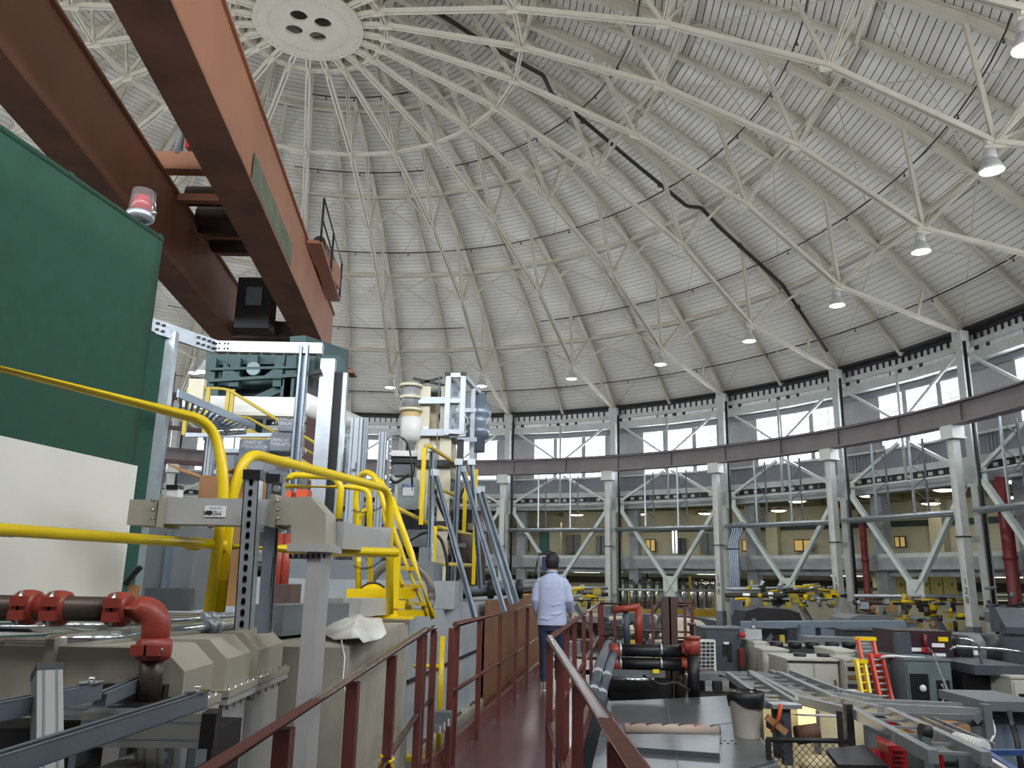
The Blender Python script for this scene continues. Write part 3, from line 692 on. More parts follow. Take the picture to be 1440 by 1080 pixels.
# ---------------------------------------------------------------- platform and concrete blocks left of the walkway
CONCD = mat('grey_shield_concrete', (166, 161, 147), .85, 0, .14, 3, .35)
m = M().bb(-7, -1.7, -1.0, 7.0, 3.2, 3.55); ST(m.obj('floor_platform', mat('dim_grey_plate', (84, 84, 82), .6, 0, .12, 2)))
t = T('concrete_block', 'rough grey concrete shield block beside the walkway railing', 'concrete block', Vector((-.95, 5, 1.9)))
M().bb(-2.6, -.78, 4.15, 6.65, 3.32, 4.1).obj('upper_block', CONCD, t); M().bb(-2.6, -.76, 4.1, 6.75, 2.3, 3.31).obj('lower_block', CONCD, t)
t = T('concrete_plinth', 'lower concrete plinth under the tan waveguide elbows', 'concrete block', Vector((-1.2, 2, 0)))
M().bb(-1.6, -.8, .6, 4.05, 2.2, 3.05).obj('plinth', CONCD, t)
t = T('plastic_sheet', 'white crumpled plastic sheet lying on the concrete block', 'sheet', P(490, 890, 4.6))
m = M(); out = [(450, 885), (460, 871), (490, 867), (520, 867), (536, 873), (543, 890), (536, 899), (524, 905), (512, 902), (505, 900), (490, 900), (470, 897), (452, 893)]
top = []; k0 = 0
pts3 = [PZ(u, v, 4.12+.02*random.random()) for u, v in out]
cen = sum(pts3, Vector())/len(pts3)+Z3*.03
for ring_, off in ((1.0, 0), (.6, .02), (.25, .03)):
    for k, p in enumerate(pts3): m.v.append(tuple(lerp(cen, p, ring_)+Z3*(off+.012*math.sin(k*2.3+ring_*5))))
n = len(pts3); m.v.append(tuple(cen+Z3*.01))
for q in range(2):
    for k in range(n): m.face([q*n+k, q*n+(k+1) % n, (q+1)*n+(k+1) % n, (q+1)*n+k], True)
for k in range(n): m.face([2*n+k, 2*n+(k+1) % n, 3*n], True)
o = m.obj('sheet', WPLAST, t); sol = o.modifiers.new('thickness', 'SOLIDIFY'); sol.thickness = .008
M().path([P(480, 900, 4.2), P(485, 925, 4.0), P(482, 960, 3.9), P(494, 1000, 3.85), P(497, 1030, 3.8)], .004, 5).obj('drawstring', WPLAST, t)

# yellow handrails of the platform
rz1 = P(285, 598, 3.8).z; yb = P(283, 592, 3.8); ya = yb+(PZ(-60, 506, rz1)-yb)*2.2
t = T('yellow_handrail', 'bright yellow tubular handrail in front of the white board', 'handrail', P(290, 860, 3.8), 'yellow guard rails on the left platform')
bot = P(292, 864, 3.8)
M().path(bend([ya, Vector((yb.x+.05, yb.y+.03, yb.z)), Vector((bot.x+.02, bot.y, 4.86)), bot-Z3*.15], .16, 8), .025, 14).obj('top_rail', YEL, t)
mz = P(285, 765, 3.8); M().tube(mz+(PZ(-60, 741, mz.z)-mz)*2.2, mz+Vector((.05, 0, 0)), .022, 14).obj('mid_rail', YEL, t)
M().box(bot-Z3*.17, (.14, .14, .03)).obj('foot_plate', YEL, t)
M().lathe([(.03, -.03), (.03, .03)], mz-Vector((.04, .0, 0)), axis=(1, 0, 0), n=12).obj('fitting', YEL, t)
M().tube(PZ(-20, 744, mz.z), PZ(20, 746, mz.z), .0235, 12).obj('tape_wrap', OFFW, t)
b0 = P(308, 864, 3.86); b1 = P(318, 640, 3.86)
t = T('yellow_handrail', 'bright yellow handrail rising behind the grey waveguide, towards the ladder', 'handrail', b0, 'yellow guard rails on the left platform')
zt = P(330, 636, 3.9).z; e1 = PZ(548, 688, zt); e2 = Vector((e1.x+.03, e1.y+.1, 4.2))
M().path(bend([b0-Z3*.15, Vector((b0.x+.005, b0.y, zt-.2)), Vector((b0.x+.04, b0.y+.05, zt)), e1, e2], .14, 8), .026, 14).obj('top_rail', YEL, t)
ms = P(312, 768, 3.86); M().path([ms, PZ(400, 772, ms.z), PZ(560, 777, ms.z)], .022, 12).obj('mid_rail', YEL, t)
M().box(b0-Z3*.17, (.12, .12, .03)).obj('foot_plate', YEL, t)
M().lathe([(.03, -.03), (.03, .03)], ms, axis=(1, 0, 0), n=12).obj('fitting', YEL, t)

# grey and tan waveguide run
YW = 3.5
def wgx(u, v): return P(u, v, YW)
t = T('waveguide', 'grey waveguide run with tan mitre elbow, in front of the yellow posts', 'waveguide', wgx(432, 900))
a, b = wgx(178, 738), wgx(222, 703); M().bb(a.x, b.x, YW, YW+.2, a.z, b.z).obj('tan_section', WGT, t)
a, b = wgx(226, 736), wgx(382, 702); M().bb(a.x, b.x, YW+.01, YW+.19, a.z, b.z).obj('grey_section', WGG, t)
for u in (219, 377): prect(u, 695, u+11, 741, YW-.025, .25).obj('flange', WGT, t)
m = M()
for u in (217, 391):
    for v in (705, 718, 730): m.tube(wgx(u, v)+Vector((0, -.03, 0)), wgx(u+4, v)+Vector((0, -.03, 0)), .008, 6)
m.each('flange_bolt', CHROME, t)
pl = [(388, 738), (388, 700), (436, 698), (458, 722), (458, 766), (409, 766), (409, 738)]
m = M(); pts3 = [wgx(u, v) for u, v in pl]; o0 = pts3[0]
m.prism([(p.x-o0.x, p.z-o0.z) for p in pts3], o0, (1, 0, 0), (0, 0, 1), (0, .21, 0)); m.obj('mitre_elbow', WGT, t)
prect(403, 765, 463, 775, YW-.03, .27).obj('flange', WGG, t)
a, b = wgx(406, 1120), wgx(452, 775); M().bb(a.x, b.x, YW, YW+.2, 3.4, b.z).obj('down_duct', WGG, t)
m = M()
for k in range(7):
    for z in (0, ): m.tube(P(408+8*k, 779, YW-.01), P(408+8*k, 785, YW-.01), .006, 6)
m.each('flange_bolt', DARKM, t)
lb = wgx(302, 719)+Vector((0, .0, 0)); M().box(lb+Vector((0, .007, 0)), (.092, .004, .047)).obj('label_plate', WHITEL, t)
text('MEGA', lb+Vector((-.012, .004, -.006)), (-1, 0, 0), (0, 0, -1), .03, INK, t, label='upside-down MEGA maker label'); text('INDUSTRIES', lb+Vector((0, .004, .014)), (-1, 0, 0), (0, 0, -1), .01, INK, t)
M().box(lb+Vector((-.026, .004, -.006)), (.03, .004, .014)).obj('label_bar', INK, t)
M().beam(P(458, 752, 3.72), P(527, 762, 5.2), .16, .12).obj('rear_branch', WGG, t); M().box(P(527, 762, 5.22), (.2, .04, .18)).obj('flange', WGG, t)
# perforated strut posts
def strut_post(u0, v0, u1, v1, Y, w, lab, holes):
    a, b = P(u0, v0, Y), P(u1, v1, Y)
    t = T('strut_post', lab, 'strut post', b); M().channel(b, a, w, w*.9, (1, 0, 0) if not holes else (0, 1, 0), .004, .012).obj('channel', STRUT if not holes else GALV, t)
    if holes:
        n = 14
        for k in range(n):
            c = lerp(a, b, (k+.5)/n)+Vector((-.001, -w*.45-.001, 0)); q = M(); q.lathe([(w*.13, -.002), (w*.13, .002)], c+Z3*.007, axis=(0, 1, 0), n=10); q.lathe([(w*.13, -.002), (w*.13, .002)], c-Z3*.007, axis=(0, 1, 0), n=10); q.box(c, (w*.26, .004, .014)); q.obj('slot', BLACK, t)
    M().box(a+Z3*.01, (w*1.15, w*1.15, .04)).obj('black_cap', BLACK, t)
    return t
strut_post(357, 672, 343, 885, 3.35, .062, 'perforated galvanised strut post in front of the waveguide', True)
strut_post(386, 677, 372, 890, 3.6, .055, 'plain strut post behind the waveguide flange', False)
t = T('junction_box', 'small silver connector box on the plain strut post', 'box', P(388, 690, 3.55)); prect(381, 679, 397, 696, 3.54, .05).obj('body', CHROME, t); M().lathe([(.014, -.01), (.014, .01)], P(389, 687, 3.53), axis=(0, 1, 0), n=12).obj('screw', GALV, t)
t = T('cardboard_box', 'open brown cardboard box behind the yellow posts', 'box', P(320, 700, 4.5)); prect(276, 670, 366, 720, 4.5, .5).obj('carton', CARD, t)
a = P(276, 670, 4.5); M().beam(a, a+Vector((-.08, 0, .04)), .4, .006, (0, 0, 1)).obj('flap', CARD, t); M().beam(P(330, 668, 4.52), P(352, 660, 4.52), .3, .006).obj('flap', CARD, t)
t = T('plastic_wrap', 'clear crumpled plastic wrap on the cardboard box', 'wrap', P(350, 675, 4.4))
m = M(); m.ball(P(346, 676, 4.55), .07, 10, (1, 1, .9)); m.ball(P(358, 688, 4.5), .05, 8, (.8, 1, 1.3)); m.obj('film', glass('clear_film', (210, 205, 200), .3, .2), t)
t = T('tan_wood_sheet', 'tall tan wooden panel with white edge behind the strut post', 'panel', P(335, 850, 5.2)); prect(312, 742, 348, 852, 5.2, .03).obj('sheet', mat('tan_wood', (190, 146, 100), .6, 0, .08, 5), t); prect(340, 742, 350, 852, 5.18, .05).obj('edge', OFFW, t)
t = T('floor_machine', 'grey machine cabinet behind the waveguide, left of the yellow posts', 'cabinet', P(230, 850, 5.6)); prect(196, 740, 276, 858, 5.6, .5).obj('body', GREYM, t); prect(222, 742, 242, 860, 5.55, .05).obj('post', STRUT, t); prect(200, 828, 270, 858, 5.5, .06).obj('mesh_panel', SHEET, t)
t = T('camera_unit', 'small white and black camera on the waveguide', 'camera', P(246, 700, 3.6)); M().box(P(246, 694, 3.62), (.05, .06, .035)).obj('body', WPLAST, t); M().box(P(246, 686, 3.62), (.05, .07, .02)).obj('hood', BLACK, t)
t = T('folded_card', 'brown card tag with black clip beside the elbow', 'tag', P(188, 835, 3.2)); M().box(P(188, 832, 3.2), (.04, .02, .05)).obj('card', CARD, t); M().beam(P(176, 822, 3.18), P(198, 797, 3.18), .02, .015).obj('clip', BLACK, t)

# rusty pipe with red couplings
YP = 2.7
t = T('steel_pipe', 'brown steel pipe with red grooved couplings and a red elbow', 'pipe', P(205, 985, YP))
rp = .039; L0 = P(-500, 845, YP); L1 = P(170, 857, YP); E1 = P(206, 862, YP); E2 = P(207, 990, YP)
M().tube(L0, L1, rp, 18).obj('pipe_run', RUSTP, t); M().tube(Vector((E2.x, YP, P(0, 915, YP).z)), E2, rp*.95, 18).obj('drop_pipe', RUSTP, t)
eb = bend([P(162, 857, YP), Vector((E2.x, YP, L1.z)), Vector((E2.x, YP, P(0, 910, YP).z))], .12, 8)
M().path(eb, rp*1.12, 18).obj('elbow', REDP, t); M().tube(P(48, 854, YP), P(84, 855, YP), rp*1.02, 16).obj('nipple', REDP, t)
def coupling(c, ax, nm='coupling'):
    o = M().lathe([(rp*1.1, -.034), (rp*1.32, -.03), (rp*1.42, -.012), (rp*1.42, .012), (rp*1.32, .03), (rp*1.1, .034)], c, axis=ax, n=20).obj(nm, REDP, t)
    side = Vector((0, -1, 0)); ax = Vector(ax)
    for k in (-1, 1):
        s2 = Vector((0, -1, 0)) if abs(ax.x) > .5 else Vector((0, -1, 0))
        perp = ax.cross(s2)
        q = c+perp*k*rp*.55+s2*rp*1.25
        M().box(q, (.05, .03, .03)).obj('bolt_lug', REDP, o); M().tube(q-perp*.03, q+perp*.03, .008, 6).obj('bolt', CHROME, o)
coupling(P(39, 854, YP), (1, 0, 0)); coupling(P(82, 855, YP), (1, 0, 0)); coupling(P(168, 857, YP), (1, 0, 0)); coupling(Vector((E2.x, YP, P(0, 908, YP).z)), (0, 0, 1))
t = T('pipe_footing', 'dark steel pipe base plate below the red elbow', 'pipe base', P(205, 1000, YP)); prect(140, 964, 232, 994, YP+.05, .1).obj('base_block', mat('brown_black_base', (48, 42, 38), .5, .2, .15, 5), t); M().box(P(206, 990, YP), (.26, .26, .02)).obj('plate', DARKM, t)
# bright conduits
def conduit(pts, r, lab):
    pts = [P(*q) for q in pts]; t = T('conduit', lab, 'conduit', pts[-1], 'bright metal conduits'); M().path(bend(pts, .15, 5), r, 14).obj('tube', CHROME, t)
    for f in (.86, .93):
        a, b = pts[-2], pts[-1]; c = lerp(a, b, f-.3); M().tube(c-(b-a).normalized()*.015, c+(b-a).normalized()*.015, r*1.3, 12).obj('union', GALV, t)
conduit([(-500, 878, 2.95), (110, 882, 2.95), (200, 875, 3.3), (345, 866, 3.9)], .022, 'upper bright conduit running behind the rusty pipe')
conduit([(-500, 902, 2.85), (130, 902, 2.85), (210, 890, 3.2), (345, 876, 3.85)], .03, 'lower thicker bright conduit running behind the rusty pipe')
t = T('waveguide', 'grey waveguide lying behind the bright conduits, label at left edge', 'waveguide', P(90, 950, 3.2)); prect(-500, 895, 190, 952, 3.15, .2).obj('duct', WGG, t)
lb = P(18, 920, 3.148); M().box(lb, (.1, .004, .05)).obj('label_plate', WHITEL, t); text('MEGA', lb+Vector((-.01, -.003, .012)), (1, 0, 0), (0, 0, 1), .024, INK, t); M().box(lb+Vector((.03, -.003, .013)), (.035, .002, .014)).obj('label_bar', INK, t)
# three tan mitre elbows in a row
xr = -1.05
for n_, (y0, y1, lab) in enumerate(((2.785, 3.056, 'nearest tan mitre waveguide elbow, marked MEGA on its grey duct'), (3.195, 3.49, 'middle tan mitre waveguide elbow of the row of three'), (3.59, 3.98, 'farthest tan mitre waveguide elbow, against the tall grey duct'))):
    t = T('waveguide_elbow', lab, 'waveguide', Vector((xr-.15, (y0+y1)/2, 3.2)), 'row of tan waveguide elbows')
    zt, zc_, zf = P(269, 913, 2.785).z, P(293, 945, 2.785).z, P(288, 994, 2.785).z
    pf = [(-.62, zt-.22), (-.62, zt), (-.075, zt), (0, zc_), (0, zf), (-.24, zf), (-.24, zt-.22)]
    m = M().prism(pf, (xr, y0, 0), (1, 0, 0), (0, 0, 1), (0, y1-y0, 0)); m.obj('elbow_body', WGT, t)
    M().bb(xr-.27, xr+.03, y0-.03, y1+.03, zf-.025, zf).obj('flange', WGT, t)
    M().bb(xr-.27, xr+.025, y0-.025, y1+.025, zf-.052, zf-.028).obj('flange', WGG, t)
    M().bb(xr-.235, xr-.005, y0+.005, y1-.005, 3.1, zf-.05).obj('down_duct', WGG, t)
    m = M()
    for k in range(5): m.tube(Vector((xr+.018, y0+(y1-y0)*k/4, zf-.07)), Vector((xr+.018, y0+(y1-y0)*k/4, zf+.012)), .006, 6)
    m.each('flange_bolt', CHROME, t)
    M().bb(xr-.45, xr-.42, y0-.03, y1+.03, zt-.24, zt+.025).obj('rear_flange', WGT, t)
    if n_ == 0: text('MEGA', (xr-.0, y0+.14, zf-.2), (0, 0, -1), (0, 1, 0), .055, INK, t, label='sideways MEGA lettering'); M().bb(xr-.004, xr+.001, y0+.12, y0+.16, zf-.36, zf-.28).obj('logo_bar', INK, t)
# strut channels and aluminium profiles in the corner
def chan(p, q, lab, w=.041):
    t = T('strut_channel', lab, 'strut channel', lerp(p, q, .5), 'strut channels in the lower left corner'); M().channel(p, q, w, w, (0, 0, 1), .003, .012).obj('channel', STRUT, t)
    d, s, u = basis(q-p); e = q
    M().box(e-d*.02+u*.024, (.05, .05, .004)).obj('square_washer', CHROME, t); M().lathe([(.009, 0), (.009, .012)], e-d*.02+u*.026, n=6).obj('bolt', CHROME, t)
    return t
chan(P(-500, 1100, 1.3), P(134, 972, 2.25), 'upper zinc strut channel pointing at the red elbow'); chan(P(-160, 1128, 1.35), P(282, 984, 2.2), 'lower long zinc strut channel ending by the tan elbow')
chan(P(140, 985, 2.3), P(196, 960, 2.8), 'short zinc strut channel leading under the pipe base', .036)
def profile(p, q, w, h, lab, cap):
    t = T('aluminium_profile', lab, 'aluminium profile', p, 'capped aluminium profiles'); d, s, u = basis(q-p)
    M().beam(p, q, w, h).obj('bar', mat('brushed_profile', (150, 150, 146), .5, .5, .05, 5), t)
    m = M()
    for a in (-.25, .25): m.beam(p, q, .006, h+.002, (0, 0, 1), (w*a, 0)); m.beam(p, q, w+.002, .006, (0, 0, 1), (0, h*a))
    m.obj('slots', GREYM, t)
    M().beam(q, q+d*cap, w*1.04, h*1.04).obj('black_cap', BLACK, t)
profile(P(66, 1090, 1.95), P(66, 950, 2.05), .055, .055, 'upright aluminium profile with black cap at the left edge', .018)
profile(P(120, 1022, 2.45), P(286, 1024, 2.5), .09, .09, 'aluminium profile with black end cap beside the nearest tan elbow', .04)
profile(P(60, 1000, 2.5), P(240, 1001, 2.7), .05, .04, 'thin aluminium profile under the zinc strut channels', .02)
profile(P(210, 1100, 2.5), P(210, 1050, 2.6), .07, .07, 'short aluminium leg under the capped profile', .01)
profile(P(152, 1090, 2.4), P(236, 1052, 2.9), .1, .02, 'flat aluminium strip in the bottom corner', .01)
t = T('bracket_stand', 'dark clutter of brackets under the aluminium profiles', 'machine base', P(120, 1060, 2.8)); prect(-500, 1030, 300, 1120, 2.9, .3).obj('plate', DARKM, t)
for u in (95, 165, 225, 262): prect(u, 1035, u+16, 1080, 2.75, .1).obj('bracket', GREYM, t)
# ================================================================ WALKWAY, RAILINGS, PERSON
WZ = 3.0; RZ = WZ+1.07; MZ = WZ+.56
TD = Vector((math.sin(math.radians(8.45)), math.cos(math.radians(8.45)), 0)); TS = Vector((TD.y, -TD.x, 0))
LA = Vector((-.585, 6.1, 0)); LB = Vector((-.44, 6.72, 0)); RA = Vector((.279, 5.49, 0))
def lz(p, z): return Vector((p.x, p.y, z))
def on_u(A, d, z, u, lo=0.0, hi=12.0):                               # where the line A + d*s shows at image column u
    for _ in range(40):
        mid = (lo+hi)/2
        if (pix(lz(A+d*mid, z))[0] < u) == (pix(lz(A+d*lo, z))[0] < u): lo = mid
        else: hi = mid
    return lz(A+d*lo, 0)
END = 8.6
walk = ST(M().obj('floor_walkway', BROWN)) if False else None
m = M()
pl = [(-.66, -1.5), (.36, -1.5), (.36, 5.49), tuple((RA+TS*.08+TD*END)[:2]), tuple((LB-TS*.08+TD*(END-1.1))[:2]), tuple((LB-TS*.08)[:2]), (-.66, 6.1)]
m.prism([(a, b) for a, b in pl], (0, 0, WZ-.05), (1, 0, 0), (0, 1, 0), (0, 0, .05))
walk = ST(m.obj('floor_walkway', mat('red_brown_glossy_deck', (98, 68, 68), .25, 0, .10, 5, .05))); walk['label'] = 'glossy red brown steel walkway deck'
e = RA+TD*END
m = M().box(lz(e+TS*.6+TD*.5, WZ-.025), (2.6, 2.4, .05), math.atan2(TS.y, TS.x)); m.obj('landing_plate', BROWN, walk)
def toe(a, b, nm='toe_board'): M().beam(lz(a, WZ+.06), lz(b, WZ+.06), .012, .2).obj(nm, BROWN, walk); M().beam(lz(a, WZ+.155), lz(b, WZ+.155), .05, .012).obj('toe_lip', BROWN, walk)
toe(Vector((-.64, -1.5, 0)), Vector((-.64, 6.0, 0))); toe(LB-TS*.05-TD*.3, LB-TS*.05+TD*(END-1.1)); toe(Vector((-.64, 6.0, 0)), LB-TS*.05-TD*.3); toe(Vector((.34, -1.5, 0)), Vector((.34, 5.49, 0))); toe(RA+TS*.06, RA+TS*.06+TD*(END-.6))
for a, b in (((-.6, -1.5), (-.6, 6.1)), ((.3, -1.5), (.3, 5.5))): M().beam(Vector((*a, WZ-.15)), Vector((*b, WZ-.15)), .08, .2).obj('stringer', BROWN, walk)
for s in (0, .88): M().beam(lz(LB+TS*s, WZ-.15), lz(LB+TS*s+TD*END, WZ-.15), .08, .2).obj('stringer', BROWN, walk)
for y in (1, 4): M().box((-.15, y, 1.42), (.3, .3, 2.85)).obj('support_leg', BROWN, walk)
for s in (2, 7): M().box(lz(LB+TS*.45+TD*s, 1.42), (.3, .3, 2.85)).obj('support_leg', BROWN, walk)

def railing(lab, top, posts, mid=None, foot=WZ):
    t = T('walkway_railing', lab, 'railing', lz(top[0], foot), 'red brown railings of the walkway')
    M().path(bend([lz(p, RZ) for p in top], .05, 4), .024, 14).obj('top_rail', RAILS, t)
    M().path(bend([lz(p, MZ) for p in (mid or top)], .05, 4), .019, 12).obj('mid_rail', RAILS, t)
    for p in posts: M().box(lz(p, (RZ-.02+foot)/2), (.045, .045, RZ-.02-foot), math.atan2(TS.y, TS.x)*.5).obj('post', BROWN, t)
    return t
YA = Vector((0, 1, 0))
t = railing('nearest left walkway railing beside the concrete block', [Vector((-.585, -.6, 0)), Vector((-.585, 6.0, 0))], [Vector((-.585, y, 0)) for y in (1.2, 2.3, 3.28, 4.35, 5.75, 5.95)])
t = railing('very short stub of railing between the two left railings', [Vector((-.583, 6.03, 0)), Vector((-.55, 6.32, 0))], [Vector((-.548, 6.34, 0))])
ps = [LB]+[on_u(LB, TD, RZ, u) for u in (643, 675, 704, 726, 742)]+[LB+TD*6.6, LB+TD*7.4]
railing('farther left walkway railing in front of the plywood panel', [LB+TD*.12, LB+TD*7.4], ps)
ps = [RA-YA*d for d in (1.1, 2.16, 3.31, 4.4)]
railing('nearest right walkway railing, its worn rail crossing the lower frame', [Vector((.279, -.6, 0)), RA], [RA-YA*.02]+ps)
ps = [on_u(RA, TD, RZ, u, .1, 9) for u in (797, 808, 821, 831)]+[RA+TD*8.3]
railing('farther right walkway railing where the man rests his hand', [RA, RA+TD*8.35], ps)
c0 = RA+TD*8.4; railing('cross railing at the far end of the walkway, right of the man', [c0, c0+TS*1.45], [c0+TS*.03, c0+TS*.25, c0+TS*1.38, c0+TS*1.5])
railing('far railing closing the landing behind the cross railing', [c0+TD*1.6-TS*1.0, c0+TD*1.6+TS*1.6], [c0+TD*1.6+TS*s for s in (-1, 0, .9, 1.6)])
# yellow and black rope on the rail, yellow rod in the gap, floor brackets
t = T('caution_rope', 'yellow and black twisted rope tied to the left railing', 'rope', Vector((-.585, 4.35, 3.5)))
m = M(); m.cur = 0
pts = [Vector((-.585+.035*math.cos(k*.8), 4.33+.035*math.sin(k*.8), MZ-.03+.004*k)) for k in range(14)]; m.path(pts, .008, 6); m.obj('knot', YEL, t)
m = M(); pts = [Vector((-.60+.01*math.sin(k*.6), 4.3-.012*k, MZ-.02*k)) for k in range(26)]; m.path(pts, .007, 6); m.obj('tail', YEL, t)
m = M()
for k in range(0, 25, 2): m.path([pts[k], pts[k+1]], .0076, 6)
m.obj('tail_stripes', BLACK, t)
t = T('yellow_rod', 'thin yellow upright rod in the gap between the left railings', 'rod', Vector((-.62, 6.75, WZ))); p = P(622, 905, 6.8); M().tube(Vector((p.x, 6.8, 3.05)), Vector((p.x, 6.8, 3.98)), .022, 10).obj('rod', YEL, t); M().tube(Vector((p.x, 6.8, 3.75)), Vector((p.x-.22, 6.8, 3.75)), .018, 8).obj('side_bar', YEL, t); M().box((p.x-.1, 6.8, 3.07), (.3, .1, .03)).obj('foot', YEL, t)
t = T('hinge_bracket', 'grey bolted hinge bracket at the foot of the gap between railings', 'bracket', Vector((-.55, 6.5, 3.1))); M().box(P(622, 1010, 6.5), (.14, .12, .1)).obj('block', GREYM, t); M().box(P(617, 1024, 6.45), (.1, .1, .05)).obj('plate', GALV, t)
for k in range(3): M().box(P(619+6*k, 1026-5*k, 6.4), (.012, .01, .05)).obj('bolt_tab', CREAM, t)

# ---------------------------------------------------------------- the man on the walkway
def person():
    base = Vector((.60, 11.35, WZ)); yaw = -math.radians(8.45)
    t = T('person', 'man in pale blue shirt and dark jeans walking away, right hand by rail', 'person', base)
    cy, sy = math.cos(yaw), math.sin(yaw)
    def G(x, y, z): return Vector((base.x+cy*x-sy*y, base.y+sy*x+cy*y, base.z+z))
    def ring(x, y, z, rx, ry, n=20, sq=1.0, rot=0):
        out = []
        for k in range(n):
            a = 2*math.pi*k/n; c, s = math.cos(a), math.sin(a)
            px = rx*math.copysign(abs(c)**sq, c); py = ry*math.copysign(abs(s)**sq, s); out.append(G(x+px, y+py, z))
        return out
    def limb(m, pts, n=12):                                          # pts: (x, y, z, r)
        m.path([G(*p[:3]) for p in pts], [p[3] for p in pts], n)
    def remesh(o, vox, it=6):
        r = o.modifiers.new('merge', 'REMESH'); r.mode = 'VOXEL'; r.voxel_size = vox; r.use_smooth_shade = True
        s = o.modifiers.new('soften', 'SMOOTH'); s.iterations = it; s.factor = .5
    SKIN = mat('skin', (196, 148, 122), .5, 0, .05, 8); SHIRT = mat('pale_blue_shirt', (176, 186, 214), .8, 0, .07, 14, .3); JEAN = mat('dark_blue_denim', (44, 54, 82), .85, 0, .14, 14, .2); HAIR = mat('black_hair', (26, 21, 20), .55, 0, .2, 40, .5)
    # arms: left hangs with the forearm bent forward, right reaches out and forward to the rail
    LARM = [(-.18, 0, 1.42), (-.225, -.03, 1.17), (-.2, .10, .95)]; RARM = [(.18, 0, 1.42), (.24, -.02, 1.17), (.24, .17, 1.0)]
    LLEG = [(-.09, 0, .92), (-.085, .03, .5), (-.075, -.03, .085)]; RLEG = [(.09, 0, .92), (.10, .14, .5), (.085, .30, .085)]
    m = M()
    m.loft([ring(0, 0, .86, .165, .11), ring(0, 0, 1.0, .165, .11), ring(0, 0, 1.15, .15, .10), ring(0, 0, 1.32, .175, .115), ring(0, 0, 1.43, .185, .10), ring(0, 0, 1.48, .12, .08), ring(0, .01, 1.51, .06, .06), ring(0, .02, 1.60, .055, .06)])
    m.loft([ring(0, .03, 1.545, .02, .02), ring(0, .035, 1.565, .055, .06), ring(0, .035, 1.60, .068, .085), ring(0, .03, 1.65, .076, .098), ring(0, .025, 1.70, .077, .10), ring(0, .022, 1.735, .066, .088), ring(0, .02, 1.758, .04, .055), ring(0, .02, 1.765, .01, .012)])
    for A in (LARM, RARM): limb(m, [(*A[0], .055), (*lerp(A[0], A[1], .5), .047), (*A[1], .041), (*lerp(A[1], A[2], .5), .038), (*A[2], .027)])
    for A in (LLEG, RLEG): limb(m, [(*A[0], .085), (*lerp(A[0], A[1], .5), .075), (*A[1], .056), (*lerp(A[1], A[2], .4), .054), (*A[2], .037)])
    for sgn, A in ((-1, LARM), (1, RARM)):                           # hands: palm, four fingers, thumb
        w = Vector(A[2]); d = (w-Vector(A[1])).normalized(); d = (d+Vector((0, .35, 0))).normalized(); s = Vector((0, .5, -.85)) if sgn < 0 else Vector((.2, .3, -.9))
        s = (s-d*s.dot(d)).normalized(); n_ = d.cross(s)
        limb(m, [(*w, .025), (*(w+d*.05), .03), (*(w+d*.085), .026)])
        for k, (o_, ln) in enumerate(((-.03, .06), (-.01, .075), (.011, .07), (.031, .055))):
            p0 = w+d*.075+s*o_; p1 = p0+d*ln*.5-n_*.006*sgn; p2 = p1+d*ln*.35-n_*.022*sgn; p3 = p2+d*ln*.1-n_*.025*sgn
            limb(m, [(*p0, .0095), (*p1, .0092), (*p2, .0085), (*p3, .007)], 8)
        p0 = w+d*.02-s*.024; p1 = p0+d*.035-s*.028; p2 = p1+d*.03-s*.006; limb(m, [(*p0, .012), (*p1, .0105), (*p2, .0085)], 8)
    for s in (-1, 1): m.ball(G(s*.079, .02, 1.645), .02, 8, (.45, .9, 1.5))
    m.loft([ring(0, .125, 1.60, .016, .02, 8), ring(0, .14, 1.625, .016, .018, 8), ring(0, .128, 1.66, .01, .012, 8)])
    o = m.obj('body', SKIN, t); remesh(o, .007, 4)
    for s in (-1, 1): M().ball(G(s*.031, .118, 1.655), .012, 8).obj('eye', WPLAST, t)
    M().loft([ring(0, .122, 1.578, .024, .012, 10), ring(0, .125, 1.586, .026, .012, 10)]).obj('mouth', mat('lip', (168, 100, 90), .5), t)
    # shirt, untucked
    m = M()
    m.loft([ring(.0, .01, .835, .208, .145, 24, .8), ring(0, .01, .90, .205, .14, 24, .8), ring(0, .005, 1.05, .188, .13, 24, .85), ring(0, 0, 1.20, .195, .132, 24, .85), ring(0, 0, 1.34, .195, .135, 24, .85), ring(0, -.005, 1.42, .19, .118, 24, .85), ring(0, 0, 1.47, .15, .095, 24), ring(0, .01, 1.505, .082, .08, 24), ring(0, .012, 1.53, .07, .075, 24)])
    for A in (LARM, RARM): m.ball(G(A[0][0]*.86, 0, A[0][2]-.03), .078, 12); limb(m, [(A[0][0]*.93, A[0][1], A[0][2]-.05, .07), (*lerp(A[0], A[1], .25), .070), (*lerp(A[0], A[1], .5), .066), (*A[1], .06), (*lerp(A[1], A[2], .5), .055), (*lerp(A[1], A[2], .9), .043)], 14)
    for z, dx, w in ((1.0, .06, .13), (.94, -.05, .15), (1.12, .04, .12)): m.path([G(dx-w, -.115, z), G(dx, -.137, z-.02), G(dx+w*.8, -.118, z+.01)], .008, 6)
    o = m.obj('shirt', SHIRT, t); remesh(o, .011, 5)
    M().path([G(.071*math.cos(a), .012+.076*math.sin(a), 1.535-.012*math.sin(a)) for a in [2*math.pi*k/20 for k in range(20)]], .014, 8, closed=True).obj('collar', SHIRT, t)
    for A in (LARM, RARM): M().tube(G(*lerp(A[1], A[2], .82)), G(*lerp(A[1], A[2], .97)), .043, 14, .04).obj('cuff', SHIRT, t)
    # jeans
    m = M()
    m.loft([ring(0, .005, .76, .16, .115, 20), ring(0, .005, .86, .178, .125, 20), ring(0, 0, .98, .172, .12, 20)])
